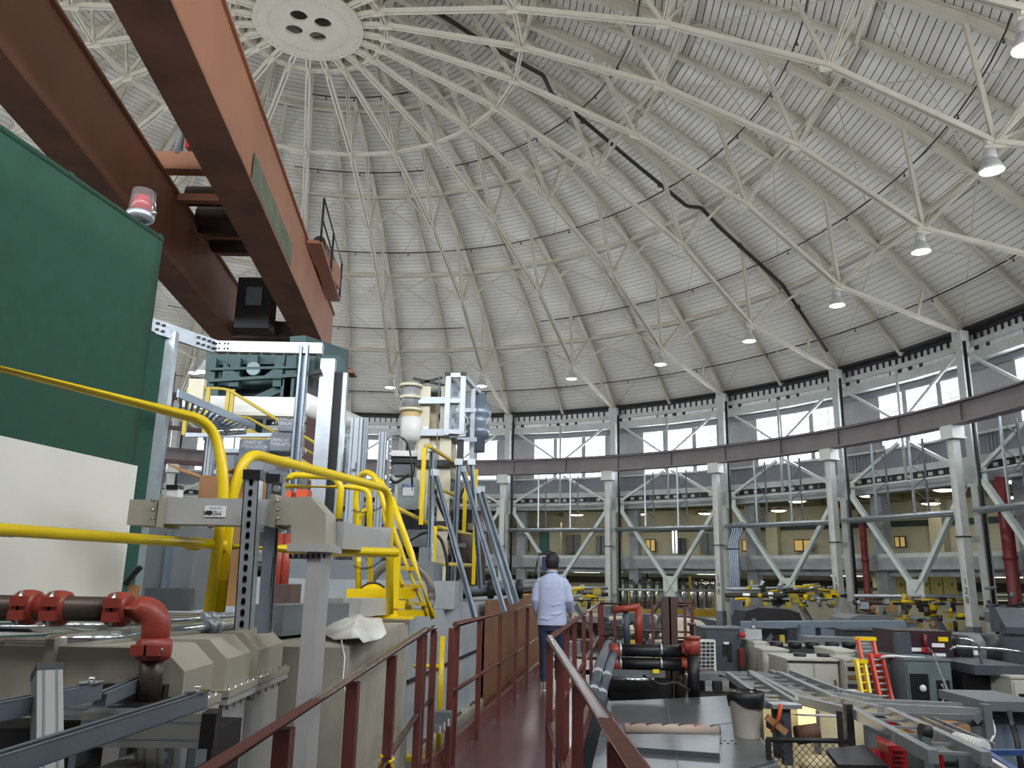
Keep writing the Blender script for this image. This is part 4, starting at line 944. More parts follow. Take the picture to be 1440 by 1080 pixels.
    for A in (LLEG, RLEG): limb(m, [(*A[0], .098), (*lerp(A[0], A[1], .4), .094), (*A[1], .074), (*lerp(A[1], A[2], .5), .068), (*lerp(A[1], A[2], .93), .066)], 14)
    o = m.obj('jeans', JEAN, t); remesh(o, .011, 5)
    # shoes
    for A in (LLEG, RLEG):
        x, y, z = A[2]; z0 = .0
        m = M(); m.loft([ring(x, y+.05, .028, .046, .135, 18), ring(x, y+.05, .06, .045, .13, 18), ring(x, y+.01, .10, .04, .075, 18), ring(x, y-.01, .125, .038, .05, 18)]); m.obj('shoe', mat('tan_shoe', (150, 128, 108), .6, 0, .08, 9), t)
        M().loft([ring(x, y+.05, .0, .048, .14, 18), ring(x, y+.05, .03, .048, .14, 18)]).obj('sole', WPLAST, t)
    # hair: close cap over the back of the head
    m = M(); rows = []
    m.loft([ring(0, -.002, 1.585, .074, .076, 18), ring(0, .0, 1.63, .09, .095, 18), ring(0, .008, 1.685, .099, .112, 18), ring(0, .012, 1.74, .096, .112, 18), ring(0, .018, 1.79, .07, .085, 18), ring(0, .02, 1.81, .03, .04, 18)])
    o = m.obj('hair', HAIR, t); remesh(o, .008, 3)
person()
# ================================================================ MIDDLE: MACHINERY LEFT OF THE WALKWAY
def vpost(u, v0, v1, Y, w, d=None):                                   # upright bar spanning image rows v0..v1 at column u, distance Y
    a, b = P(u, v0, Y), P(u, v1, Y); return M().box((a.x, Y, (a.z+b.z)/2), (w, d or w, abs(a.z-b.z)))
def rod(u0, v0, Y0, u1, v1, Y1, r, n=8): return M().tube(P(u0, v0, Y0), P(u1, v1, Y1), r, n)
# grey concrete shield wall beside the far walkway, with its lower tan footing
GW = mat('pale_blue_grey_wall_paint', (158, 164, 168), .6, 0, .08, 1.5)
wA = LB-TS*.42+TD*.25; wB = LB-TS*.42+TD*8.2
t = T('shield_wall', 'long pale grey shield wall behind the farther left railing', 'shield wall', lz(wA, 0))
M().beam(lz(wA-TS*1.6, 3.1), lz(wB-TS*1.6, 3.1), 3.2, 2.06).obj('wall_block', GW, t)
M().beam(lz(wA+TS*.03, 2.6), lz(wB+TS*.03, 2.6), .12, .9).obj('footing', CONCD, t); M().beam(lz(wA+TS*.012, 3.6), lz(wB+TS*.012, 3.6), .02, .03).obj('joint_strip', DARKM, t)
m = M()
for k in range(10):
    q = wA+TS*.045+TD*(.2+.75*k); m.beam(lz(q, 3.02), lz(q+TD*.35, 3.06), .03, .03)
m.each('chain_mark', RUSTP, t)
t = T('plywood_sheet', 'brown plywood panel leaning on the shield wall by the man', 'panel', lz(wA+TD*4.5, WZ))
pA = on_u(wA+TS*.1, TD, 4.1, 684); pB = on_u(wA+TS*.1, TD, 4.1, 753)
M().beam(lz(pA, 3.45), lz(pB+TD*.6, 3.45), .03, 1.44).obj('sheet', PLY, t)
# platform deck the machines stand on
ST(M().bb(-9, -1.95, 7.2, 20, 3.95, 4.1).obj('floor_machine_deck', mat('grey_deck_plate', (110, 112, 112), .5, .2, .12, 2)))

# yellow ladder with hooped handrails, guard, wheel
t = T('yellow_ladder', 'bright yellow sloping ladder with hooped handrails', 'ladder', P(600, 868, 6.9))
M().path(bend([P(601, 866, 6.9), P(548, 735, 6.95), P(528, 668, 7.0), P(509, 662, 7.1), P(500, 690, 7.2), P(505, 842, 7.3)], .2, 6), .026, 12).obj('handrail', YEL, t)
M().path(bend([P(575, 868, 7.4), P(540, 720, 7.4), P(541, 684, 7.4), P(530, 672, 7.5), P(518, 690, 7.6), P(522, 845, 7.6)], .2, 6), .024, 12).obj('handrail', YEL, t)
M().path(bend([P(610, 870, 6.8), P(572, 762, 6.8), P(550, 700, 6.8)], .1, 4), .028, 12).obj('stringer', YEL, t); M().path([P(583, 870, 7.5), P(556, 790, 7.5), P(545, 760, 7.5)], .024, 10).obj('stringer', YEL, t)
for v in (800, 825, 850): M().beam(P(588+(v-825)*.36, v, 6.85), P(572+(v-825)*.34, v-2, 7.45), .08, .025).obj('rung', YEL, t)
t = T('yellow_gate_rails', 'pair of yellow tube hoops left of the ladder', 'handrail', P(480, 740, 7))
M().path(bend([P(402, 676, 6.6), P(412, 668, 6.6), P(470, 670, 6.6), P(480, 684, 6.6), P(476, 732, 6.6)], .12, 6), .028, 12).obj('upper_hoop', YEL, t); M().tube(P(476, 730, 6.6), P(476, 738, 6.6), .035, 10).obj('black_socket', BLACK, t)
M().path(bend([P(402, 684, 6.9), P(500, 685, 6.9), P(519, 690, 6.9), P(522, 770, 6.9)], .12, 6), .024, 12).obj('lower_hoop', YEL, t)
M().path(bend([P(504, 842, 7.0), P(505, 730, 7.0), P(514, 715, 7.0), P(524, 722, 7.05)], .12, 6), .022, 10).obj('small_hoop', YEL, t)
t = T('yellow_post', 'yellow upright post of the platform gate by the ladder', 'post', P(560, 865, 6.5)); vpost(559, 776, 868, 6.5, .055).obj('post', YEL, t); M().tube(P(462, 778, 6.2), P(560, 780, 6.5), .024, 10).obj('mid_rail', YELOLD, t); M().box(P(555, 868, 6.5), (.3, .15, .02)).obj('base_plate', YEL, t); M().box(P(561, 850, 6.5), (.09, .09, .06)).obj('clamp', YEL, t)
for a, b, sag in (((495, 717, 6.9), (546, 706, 7.0), .05), ((497, 795, 6.9), (538, 786, 7.0), .05)):
    t = T('safety_chain', 'upper sagging chain across the yellow hoops' if a[1] < 750 else 'lower sagging chain across the yellow hoops', 'chain', P(*a)); p0, p1 = P(*a), P(*b)
    for k in range(16):
        s = (k+.5)/16; c = lerp(p0, p1, s)-Z3*sag*4*s*(1-s); d = (p1-p0).normalized(); ax = Vector((0, 1, 0)) if k % 2 else Z3
        e = d.cross(ax).normalized()
        M().path([c+d*.014*math.cos(q)+e*.008*math.sin(q) for q in [2*math.pi*j/8 for j in range(8)]], .003, 5, closed=True).obj('link', DARKM, t)
t = T('yellow_wheel_guard', 'round yellow wheel guard with black rim beside the ladder foot', 'wheel guard', P(530, 868, 6.9))
c = P(524, 842, 6.95); M().lathe([(.12, -.03), (.12, .03)], c, axis=(0, 1, 0), n=28).obj('disc', YEL, t); M().path([c+Vector((.128*math.cos(a), 0, .128*math.sin(a))) for a in [math.radians(10+k*10) for k in range(18)]], .01, 6).obj('black_rim', BLACK, t)
M().beam(P(488, 836, 6.9), P(585, 834, 6.9), .05, .09).obj('arm', YEL, t); M().beam(P(528, 842, 6.85), P(545, 866, 6.85), .03, .12).obj('leg', YEL, t); M().beam(P(512, 862, 6.9), P(608, 862, 6.9), .04, .05).obj('foot_bar', YEL, t)
t = T('handwheel', 'large grey wheel rim behind the yellow ladder', 'wheel', P(570, 830, 7.8)); c = P(562, 838, 7.8); M().path([c+Vector((.3*math.cos(a), 0, .3*math.sin(a))) for a in [2*math.pi*k/32 for k in range(32)]], .035, 8, closed=True).obj('rim', mat('dull_brown_grey', (120, 112, 106), .5, .3), t); M().lathe([(.07, -.03), (.07, .03)], c, axis=(0, 1, 0), n=16).obj('hub', GREYM, t)

# grey enclosures with stencilled lettering
def enclosure(u0, v0, u1, v1, Y, lab, txt=None, slope=False, d=.45, mt=None):
    a, b = P(u0, v1, Y), P(u1, v0, Y); t = T('grey_enclosure', lab, 'enclosure', Vector(((a.x+b.x)/2, Y, a.z)), 'grey equipment enclosures'); mt = mt or BOXG
    h = b.z-a.z
    if slope: M().prism([(0, 0), (0, h), (d*.6, h), (d, h*.55), (d, 0)], (a.x, Y+d, a.z), (0, -1, 0), (0, 0, 1), (b.x-a.x, 0, 0)).obj('case', mt, t)
    else: M().bb(a.x, b.x, Y, Y+d, a.z, b.z).obj('case', mt, t)
    M().bb(a.x+.01, b.x-.01, Y-.008, Y, a.z+.01, a.z+h*(.5 if slope else .97)).obj('cover', mt, t)
    for sx in (a.x+.02, b.x-.02):
        for sz in (a.z+.02, a.z+h*(.47 if slope else .93)): M().lathe([(.006, -.004), (.006, .004)], (sx, Y-.01, sz), axis=(0, 1, 0), n=6).obj('screw', DARKM, t)
    if txt:
        text(txt, ((a.x+b.x)/2, Y-.012, a.z+h*(.42 if slope else .82)), (1, 0, 0), (0, 0, 1), .055, WHITEL, t)
    return t, a, b
enclosure(333, 618, 376, 662, 9.6, 'grey enclosure stencilled LINAC with white data plate, behind the yellow rail', 'LINAC #1\nATTENUATOR'); t_, a, b = enclosure(376, 605, 412, 634, 9.7, 'slope topped grey enclosure stencilled LINAC, behind the channel post', 'LINAC #1\nATTENUATOR', True)
enclosure(390, 590, 415, 606, 9.9, 'highest small grey enclosure stencilled LINAC', 'LINAC #2\nATTENUATOR'); enclosure(460, 616, 488, 664, 9.6, 'grey enclosure right of the black edged posts', 'LINAC\nATTEN #2')
enclosure(482, 600, 505, 622, 10.2, 'small slope topped grey enclosure behind the right one', 'LINAC #2', True)
for n_, (u0, v0, u1, v1, lab) in enumerate(((330, 664, 420, 700, 'wide grey enclosure under the stencilled one'), (336, 704, 400, 742, 'low grey enclosure behind the cardboard box'), (455, 668, 500, 712, 'grey enclosure below the right stencilled one'), (458, 716, 505, 780, 'tall dark fronted grey enclosure behind the gate hoops'), (300, 640, 332, 700, 'dim grey enclosure behind the first yellow post'))): enclosure(u0, v0, u1, v1, 9.8+.1*n_, lab, None)
t = T('data_plate', 'white printed data plate on the stencilled enclosure', 'plate', P(352, 645, 9.58)); M().box(P(352, 643, 9.58), (.12, .006, .055)).obj('plate', WHITEL, t); M().box(P(352, 645, 9.575), (.1, .004, .02)).obj('print', INK, t)
t = T('data_plate', 'white printed data plate on the enclosure right of the posts', 'plate', P(474, 642, 9.58)); M().box(P(470, 642, 9.58), (.06, .006, .055)).obj('plate', WHITEL, t); M().box(P(470, 644, 9.575), (.05, .004, .02)).obj('print', INK, t)
t = T('orange_device', 'orange boxed device behind the gate hoops', 'device', P(415, 697, 8.9)); prect(416, 688, 433, 702, 8.9, .2).obj('body', ORANGE, t); prect(402, 690, 410, 700, 8.9, .2).obj('side_body', ORANGE, t)
# aluminium profile posts of the enclosure rack and shelves
t = T('aluminium_rack', 'aluminium profile rack holding the grey enclosures', 'rack', P(500, 800, 9.3))
for u, v0, v1, Y, w in ((303, 572, 780, 9.4, .09), (503, 588, 840, 9.0, .13), (515, 588, 840, 9.05, .05), (539, 608, 840, 9.3, .09), (549, 612, 840, 9.35, .03)):
    vpost(u, v0, v1, Y, w, .08).obj('post', ALU, t)
    m = M(); a, b = P(u, v0, Y), P(u, v1, Y)
    for k in (-.25, .25): m.box((a.x+w*k, Y-.042, (a.z+b.z)/2), (.01, .006, abs(a.z-b.z)))
    m.obj('slots', GREYM, t)
for v, u0, u1 in ((612, 262, 420), (634, 300, 430), (664, 290, 500), (745, 300, 545)): M().beam(P(u0, v, 10.5), P(u1, v, 10.5), .06, .05).obj('shelf_bar', ALU, t)
for u in (497, 500, 503): M().box(P(u*1.0, 655, 8.92), (.04, .06, .08)).obj('bracket', GALV, t); break
m = M()
for k in range(14): m.lathe([(.012, -.01), (.012, .01)], P(549, 618+k*10, 9.3), axis=(0, 1, 0), n=6)
m.each('lace_hole', WHITEL, t)
# cable ladder tray
t = T('cable_tray', 'blue grey ladder cable tray sloping behind the galvanised post', 'cable tray', P(300, 590, 8.6))
a0_, a1_, b0_, b1_ = P(252, 556, 8.2), P(356, 604, 9.4), P(252, 572, 7.4), P(352, 607, 8.9)
a0_.z = b0_.z = P(252, 560, 8.2).z; a1_.z = b1_.z = a0_.z-.02
a0_ = PZ(250, 553, a0_.z); b0_ = PZ(250, 575, a0_.z); a1_ = PZ(358, 600, a0_.z); b1_ = PZ(340, 606, a0_.z)
M().beam(a0_, a1_, .02, .08).obj('side_rail', STRUT, t); M().beam(b0_, b1_, .02, .08).obj('side_rail', STRUT, t)
for k in range(14): M().beam(lerp(a0_, a1_, (k+.5)/14), lerp(b0_, b1_, (k+.5)/14), .03, .02).obj('rung', STRUT, t)
t = T('white_duct', 'long white insulated duct behind the channel post', 'duct', P(360, 590, 12)); M().beam(P(258, 571, 12), P(423, 574, 12), .3, .27).obj('duct_run', WPLAST, t); M().beam(P(300, 583, 11.8), P(420, 586, 11.8), .3, .05).obj('seam', OFFW, t); M().tube(P(424, 566, 12), P(505, 600, 13.5), .17, 14).obj('angled_run', WPLAST, t); M().tube(P(300, 608, 9.2), P(345, 605, 9.2), .05, 12).obj('small_pipe', CHROME, t)
# blue green steel stand
t = T('green_steel_stand', 'dark blue green steel stand with gusseted beams beside the crane end', 'stand', P(380, 620, 13))
YT = 13.0
M().beam(P(298, 508, YT), P(430, 506, YT), .5, .26).obj('upper_beam', TEALS, t); M().beam(P(294, 536, YT-.4), P(438, 527, YT-.4), .08, .05).obj('ledge', TEALS, t); M().beam(P(296, 520, YT-.4), P(418, 517, YT-.4), .1, .04).obj('ledge', TEALS, t)
M().beam(P(300, 541, YT), P(412, 540, YT), .3, .12).obj('lower_beam', TEALS, t)
for u, v0, v1 in ((300, 505, 545), (334, 505, 545), (358, 500, 516), (396, 500, 545), (412, 500, 565), (303, 545, 620), (405, 530, 600), (368, 560, 620)): vpost(u, v0, v1, YT-.3, .16).obj('upright', TEALS, t)
for (u0, v0, u1, v1) in ((312, 537, 328, 519), (396, 535, 380, 519)):
    M().prism([(0, 0), (.35, .0), (0, .28)] if u0 < 350 else [(0, 0), (-.35, .0), (0, .28)], P(u0, 533, YT-.42), (1, 0, 0), (0, 0, 1), (0, .06, 0)).obj('gusset', TEALS, t)
M().lathe([(.11, -.04), (.11, .04)], P(357, 519, YT-.4), axis=(0, 1, 0), n=24).obj('round_boss', mat('grey_boss', (130, 150, 155), .4), t)
prect(302, 500, 428, 546, YT+.35, .1).obj('back_plate', mat('dark_teal_steel', (34, 52, 55), .5), t)
hp = P(316, 546, YT); hq = P(402, 546, YT); hm = P(360, 584, YT); M().prism([(0, 0), (hq.x-hp.x, 0), (hm.x+.12-hp.x, hm.z-hp.z), (hm.x-.12-hp.x, hm.z-hp.z)], hp+Vector((0, .1, 0)), (1, 0, 0), (0, 0, 1), (0, .8, 0)).obj('hopper', mat('dark_teal_steel', (34, 52, 55), .5), t)
M().beam(P(355, 565, YT-.2), P(405, 543, YT-.2), .12, .12).obj('diagonal', TEALS, t); M().beam(P(345, 590, YT), P(310, 545, YT), .12, .12).obj('diagonal', TEALS, t)
M().tube(P(425, 556, YT-.2), P(445, 556, YT-.2), .3, 20).obj('roller', DARKM, t)
for u, v0, v1 in ((436, 500, 560), (470, 505, 560), (476, 530, 555)): vpost(u, v0, v1, YT+.6, .3, .5).obj('upright', TEALS, t)
M().beam(P(418, 508, YT+.6), P(480, 525, YT+2.2), .3, .9).obj('side_box', TEALS, t)
# dull yellow stair
t = T('yellow_stair', 'dull yellow stair handrail descending in front of the white duct', 'stair', P(400, 600, 11))
YS = 11.3
M().path(bend([P(262, 600, YS), P(266, 545, YS), P(320, 547, YS), P(470, 640, YS-.4)], .1, 4), .022, 10).obj('top_rail', YELOLD, t)
M().path([P(270, 575, YS), P(350, 588, YS), P(470, 655, YS-.4)], .02, 8).obj('mid_rail', YELOLD, t)
for u, v0, v1 in ((266, 545, 612), (294, 545, 612), (322, 547, 600), (328, 548, 600)): vpost(u, v0, v1, YS, .05).obj('post', YELOLD, t)
M().beam(P(330, 600, YS+.6), P(480, 690, YS), .04, .2).obj('stringer', YELOLD, t); M().box(P(277, 548, YS), (.22, .1, .3)).obj('cream_box', CREAM, t)
t = T('bell_lamp', 'small white bell lamp seen under the galvanised frame beam', 'lamp', P(287, 520, 14), 'bell lamps on the dome trusses'); c = P(287, 519, 14); M().lathe([(.03, .16), (.04, .12), (.06, .06), (.13, -.03), (.14, -.06)], c, n=20, cap=False).obj('reflector', ENAM, t); M().lathe([(.13, -.055), (.01, -.06)], c, n=20).obj('lens', LAMPE, t)

# ---------------------------------------------------------------- cream tower with aluminium cage
YK = 11.0
t = T('cream_tower', 'tall cream machine tower with twin square posts and canister', 'machine tower', P(612, 840, YK))
for u, w in ((599, .15), (629, .15)): vpost(u, 545, 610, YK, w).obj('upper_post', CREAM, t); vpost(u-1.5, 612, 845, YK, w*1.05).obj('post', CREAM, t); M().box(P(u, 611, YK), (.32, .3, .06)).obj('joint_plate', ALU, t)
for v, u0, u1 in ((564, 586, 645), (609, 585, 645), (652, 584, 645), (738, 584, 640)): M().beam(P(u0, v, YK-.1), P(u1, v, YK-.1), .12, .09).obj('cross_bar', ALU if v < 650 else DARKM, t)
c = P(578, 560, YK-.1); M().lathe([(.13, -.14), (.13, .14)], c, n=20).obj('canister', mat('grey_ribbed_canister', (170, 172, 176), .4, .4, .15, 20), t)
for v in (543, 560, 577): M().lathe([(.16, -.02), (.16, .02)], P(578, v, YK-.1), n=20).obj('flange', CREAM, t)
M().lathe([(.125, -.09), (.125, .09)], P(578, 587, YK-.1), n=18).obj('tan_collar', mat('tan_collar', (196, 172, 120), .5), t)
M().lathe([(.05, -.2), (.1, -.18), (.145, -.1), (.15, 0), (.15, .14)], P(579, 602, YK-.1), n=20).obj('cream_canister', WPLAST, t); M().beam(P(580, 606, YK-.05), P(600, 609, YK), .16, .16).obj('cream_neck', WPLAST, t)
M().lathe([(.3, -.5), (.3, -.1), (.26, .08), (.16, .2), (.16, .3)], P(613, 625, YK+.25), n=24).obj('main_body', CREAM, t); M().lathe([(.31, -.03), (.31, .03)], P(613, 620, YK+.25), n=24).obj('body_band', mat('tan_collar', (196, 172, 120), .5), t)
M().lathe([(.2, -1.1), (.2, 0)], P(613, 680, YK+.3), n=20).obj('lower_body', mat('pale_grey_green', (176, 182, 172), .4, .1), t)
M().lathe([(.1, -.4), (.1, .3)], P(607, 580, YK+.2), n=14).obj('inner_stack', CREAM, t); M().lathe([(.16, -.02), (.16, .02)], P(610, 553, YK+.1), n=16).obj('fan_guard', GREYM, t)
M().beam(P(583, 541, YK), P(622, 531, YK), .04, .03).obj('cross_strap', DARKM, t); M().beam(P(581, 532, YK), P(625, 542, YK), .04, .03).obj('cross_strap', DARKM, t)
M().path([P(618, 531, YK-.15), P(615, 610, YK-.15), P(612, 690, YK-.2), P(606, 740, YK-.2)], .012, 6).obj('cable', GREYM, t)
m = M()
for k in range(24):
    u, v = 590+random.random()*60, 655+random.random()*170; m.box(P(u, v, YK+random.random()*.5), (.05+.14*random.random(), .1, .04+.1*random.random()))
m.each('fitting', GREYM, t)
m = M()
for k in range(16):
    u, v = 588+random.random()*66, 660+random.random()*165; m.box(P(u, v, YK+.1+random.random()*.5), (.06+.2*random.random(), .1, .08+.12*random.random()))
m.each('fitting', DARKM, t)
t = T('aluminium_cage', 'open aluminium profile cage on top of the tower, right side', 'frame', P(648, 608, YK))
A1, A2 = P(632, 527, YK-.2), P(652, 527, YK-.2); B1, B2 = P(664, 547, YK+.9), P(672, 552, YK+1.1)
for u, v0, v1, Y, w in ((631, 527, 612, YK-.2, .07), (652, 527, 608, YK-.2, .07), (666, 547, 662, YK+.6, .06), (671, 553, 610, YK+1.3, .05), (647, 545, 600, YK+.8, .05)): vpost(u, v0, v1, Y, w).obj('upright', ALU, t)
for (p, q) in (((630, 528, YK-.2), (654, 528, YK-.2)), ((652, 528, YK-.2), (678, 558, YK+1.6)), ((632, 530, YK-.2), (650, 548, YK+1.0)), ((630, 564, YK-.2), (653, 564, YK-.2)), ((630, 607, YK-.2), (653, 608, YK-.2)), ((640, 618, YK), (668, 618, YK+.5)), ((640, 577, YK+.4), (668, 577, YK+.6))): M().beam(P(*p), P(*q), .06, .06).obj('bar', ALU, t)
for p in ((630, 527, YK-.2), (652, 527, YK-.2)): M().box(P(*p), (.08, .08, .05)).obj('corner_cap', BLACK, t)
M().bb(A1.x+.03, A2.x-.03, YK-.18, YK-.17, P(0, 606, YK).z, P(0, 530, YK).z).obj('clear_panel', glass('clear_panel', (190, 205, 220), .18), t)
prect(643, 555, 666, 575, YK+.9, .4).obj('equipment_box', BOXG, t)
M().lathe([(.12, -.5), (.12, -.3), (.18, -.28), (.18, -.1), (.12, -.08), (.2, .05), (.2, .2), (.12, .25), (.12, .4)], P(672, 590, YK+1.2), n=18).obj('insulator_stack', mat('blue_grey_insulator', (120, 132, 146), .3, .3, .1, 8), t)
prect(626, 628, 641, 635, YK+.2, .2).obj('pressure_gauge_box', DGREY, t); vpost(648, 619, 648, YK, .09).obj('black_column', BLACK, t)
# yellow guard rail around the tower
t = T('tower_guard_rail', 'yellow and dull yellow guard rail around the cream tower', 'handrail', P(600, 830, 9.9))
vpost(597, 630, 738, 9.8, .05).obj('post', YEL, t); M().path(bend([P(597, 640, 9.8), P(599, 626, 9.8), P(606, 629, 9.8), P(654, 660, 11.5), P(657, 675, 11.5), P(656, 690, 11.5)], .1, 5), .026, 10).obj('top_rail', YELOLD, t)
M().tube(P(540, 705, 9.6), P(605, 738, 10), .026, 10).obj('mid_rail', YELOLD, t); M().tube(P(607, 683, 10), P(660, 705, 11.5), .024, 8).obj('mid_rail', YELOLD, t); M().tube(P(616, 741, 10), P(662, 752, 11), .024, 8).obj('mid_rail', YELOLD, t)
for u, v0, v1, Y in ((612, 740, 832, 9.6), (655, 668, 748, 11), (669, 705, 822, 11.2), (670, 660, 822, 11.8)): vpost(u, v0, v1, Y, .048).obj('post', YEL, t)
M().tube(P(545, 790, 9.2), P(600, 793, 9.5), .024, 8).obj('low_rail', YELOLD, t); M().tube(P(612, 793, 9.6), P(662, 795, 10.5), .024, 8).obj('low_rail', YELOLD, t)
# diagonal strut braces and uprights
SB = [((608, 632, 10.0), (604, 850, 9.2), 'straight galvanised strut post in front of the cream tower'), ((612, 665, 9.9), (668, 870, 9.0), 'leftmost sloping galvanised strut, foot behind the railing'),
      ((650, 660, 10.6), (710, 862, 9.9), 'second sloping galvanised strut from the tower'), ((671, 690, 11), (720, 850, 10.6), 'third sloping galvanised strut, beside the fourth'),
      ((677, 688, 11.4), (728, 848, 11), 'rightmost sloping galvanised strut from the tower'), ((645, 650, 10.4), (637, 832, 10.4), 'galvanised strut post right of the cream tower'), ((663, 650, 10.8), (676, 828, 10.8), 'thin galvanised strut post beside the yellow posts')]
for p, q, lab in SB:
    a, b = P(*p), P(*q); t = T('strut_brace', lab, 'strut', b, 'galvanised strut braces of the tower'); M().channel(b, a, .05, .045, (-.5, -1, 0), .004, .013).obj('channel', STRUT, t); M().box(a, (.1, .1, .08)).obj('hinge_fitting', GALV, t)
# things around the tower foot
t = T('brown_tank', 'dark brown upright tank right of the cream tower', 'tank', P(652, 830, 11.6)); M().lathe([(.3, -.5), (.32, -.45), (.32, .5), (.28, .56)], P(652, 776, 11.9), n=24).obj('shell', mat('brown_tank_paint', (78, 62, 54), .35, .3, .12, 6), t); M().lathe([(.33, -.02), (.33, .02)], P(652, 748, 11.9), n=24).obj('hoop', DARKM, t)
t = T('grey_cabinet', 'grey cabinet with blue and white label left of the cream tower', 'cabinet', P(570, 740, 10.5)); prect(558, 672, 586, 716, 10.6, .4).obj('body', mat('grey_green_cabinet', (150, 160, 158), .4), t); prect(566, 681, 582, 685, 10.59, .01).obj('blue_label', mat('blue_label', (50, 100, 180), .4), t); prect(566, 685, 582, 697, 10.59, .01).obj('white_label', WHITEL, t); text('ALTEC', P(574, 683, 10.575), (1, 0, 0), (0, 0, 1), .035, WHITEL, t)
t = T('black_cabinet', 'black cabinet under the labelled grey cabinet', 'cabinet', P(572, 800, 10.5)); prect(564, 716, 592, 800, 10.7, .4).obj('body', BLACK, t); prect(548, 745, 600, 768, 10.55, .1).obj('grey_shelf', GREYM, t)
t = T('instrument_shelf', 'white topped instrument shelf with cables left of the tower', 'shelf', P(565, 660, 11)); prect(548, 634, 588, 641, 11, .4).obj('white_top', WPLAST, t); prect(548, 643, 588, 650, 11.05, .3).obj('tray', BLACK, t); prect(553, 652, 582, 668, 11.1, .3).obj('instruments', GREYM, t)
HOSE = [([(547, 662, 10.3), (546, 672, 10.3), (556, 680, 10.3), (575, 668, 10.4)], .02, 'black looped hose in front of the instrument shelf'), ([(574, 762, 9.6), (600, 746, 9.6), (620, 755, 9.6), (630, 790, 9.6), (628, 830, 9.6)], .018, 'black hose arching below the tower guard rail'),
        ([(612, 690, 9.8), (618, 712, 9.8), (634, 745, 9.9), (640, 790, 10)], .02, 'black hose hanging in front of the cream tower'), ([(655, 680, 10.6), (647, 700, 10.6), (636, 725, 10.6), (630, 760, 10.6)], .016, 'black cable hanging right of the cream tower'),
        ([(560, 613, 10.6), (572, 620, 10.6), (578, 640, 10.6), (580, 690, 10.6)], .012, 'thin black cable dropping beside the canister')]
for pts, r, lab in HOSE:
    t = T('hose', lab, 'hose', P(*pts[-1]), 'black hoses around the tower'); M().path(bend([P(*p) for p in pts], .15, 5), r, 8).obj('hose_run', BLACK, t)
t = T('base_pipes', 'row of dark flanged pipes along the shield wall top', 'pipes', P(690, 835, 12))
for k, (v, Y) in enumerate(((828, 11.0), (834, 11.6), (822, 12.4))):
    M().tube(P(640, v+2, Y), P(752, v-4, Y+1.5), .05, 10).obj('pipe', RUSTP if k % 2 else GREYM, t)
    for u in (655, 690, 730): M().lathe([(.08, -.04), (.08, .04)], P(u, v, Y+.4), axis=(1, .2, 0), n=12).obj('flange', DARKM, t)
t = T('machine_bed', 'grey machine bed of layered plates under the yellow rails', 'machine bed', P(450, 850, 8)); prect(380, 790, 610, 815, 8.6, 1.2).obj('upper_plate', GREYM, t); prect(300, 818, 640, 850, 8.3, 1.5).obj('lower_plate', mat('light_grey_plate', (160, 166, 170), .4, .2), t)
for k in range(10): prect(390+22*k, 770+8*(k % 3), 404+22*k, 800, 8.7+.1*(k % 3), .4).obj('module', (GREYM, DARKM, BOXG)[k % 3], t)
t = T('grey_beam', 'thick light grey square beam lying behind the tall grey duct', 'beam', P(470, 870, 5.6)); M().beam(P(455, 855, 5.3), P(530, 852, 6.6), .25, .12).obj('beam', WGG, t); M().box(P(388, 870, 4.6), (.05, .02, .06)).obj('label_plate', WHITEL, t); M().beam(P(375, 872, 4.55), P(470, 866, 5.3), .2, .16).obj('box_section', GREYM, t)
t = T('gas_cylinders', 'red upright cylinders behind the strut posts', 'cylinder', P(396, 830, 6.4))
for u in (392, 402): M().lathe([(.032, -.25), (.032, .25)], P(u, 795, 6.6), n=14).obj('cylinder', REDP, t)
t = T('dark_chest', 'dark ribbed chest beside the red cylinders', 'chest', P(398, 850, 6.2)); prect(384, 822, 410, 852, 6.2, .3).obj('body', mat('brown_chest', (86, 70, 64), .5), t)
# ================================================================ RIGHT: ROOF OF THE NEAR ENCLOSURE, PIPES, RACKS
SZ = 2.95
rot = math.atan2(TS.y, TS.x)
c1, c2, c3, c4 = PZ(846, 973, SZ), PZ(1030, 978, SZ), PZ(1092, 1072, SZ), PZ(846, 1078, SZ)
c4 = Vector((.52, 5.9, SZ)); c1 = Vector((1.3, 10.9, SZ)); c3 = PZ(1090, 1070, SZ); 
t = T('steel_sheet_deck', 'flat dull steel sheet roof right of the walkway', 'roof', Vector((1.6, 8.5, SZ-.08)))
m = M(); m.hexa([(p.x, p.y, SZ-.05) for p in (c4, c3, c2, c1)]+[(p.x, p.y, SZ) for p in (c4, c3, c2, c1)]); m.obj('sheet', SHEET, t)
M().beam(lz(lerp(c4, c1, .5), SZ+.002), lz(lerp(c3, c2, .5), SZ+.002), .015, .006).obj('seam', GREYM, t); M().beam(lz(lerp(c4, c3, .45), SZ+.002), lz(lerp(c1, c2, .45), SZ+.002), .012, .006).obj('seam', GREYM, t)
M().beam(lz(c3, SZ-.08), lz(c2, SZ-.08), .05, .12).obj('edge_angle', GALV, t); M().beam(lz(c4, SZ-.1), lz(c3, SZ-.1), .05, .15).obj('edge_angle', GALV, t)
for k in range(5): M().lathe([(.012, 0), (.012, .006)], PZ(1014+5*k, 1046-4*(k % 2), SZ+.001), n=8).obj('rivet', DARKM, t)
t = T('steel_enclosure', 'dark enclosure body under the steel sheet roof', 'enclosure', Vector((1.6, 8.5, 0)))
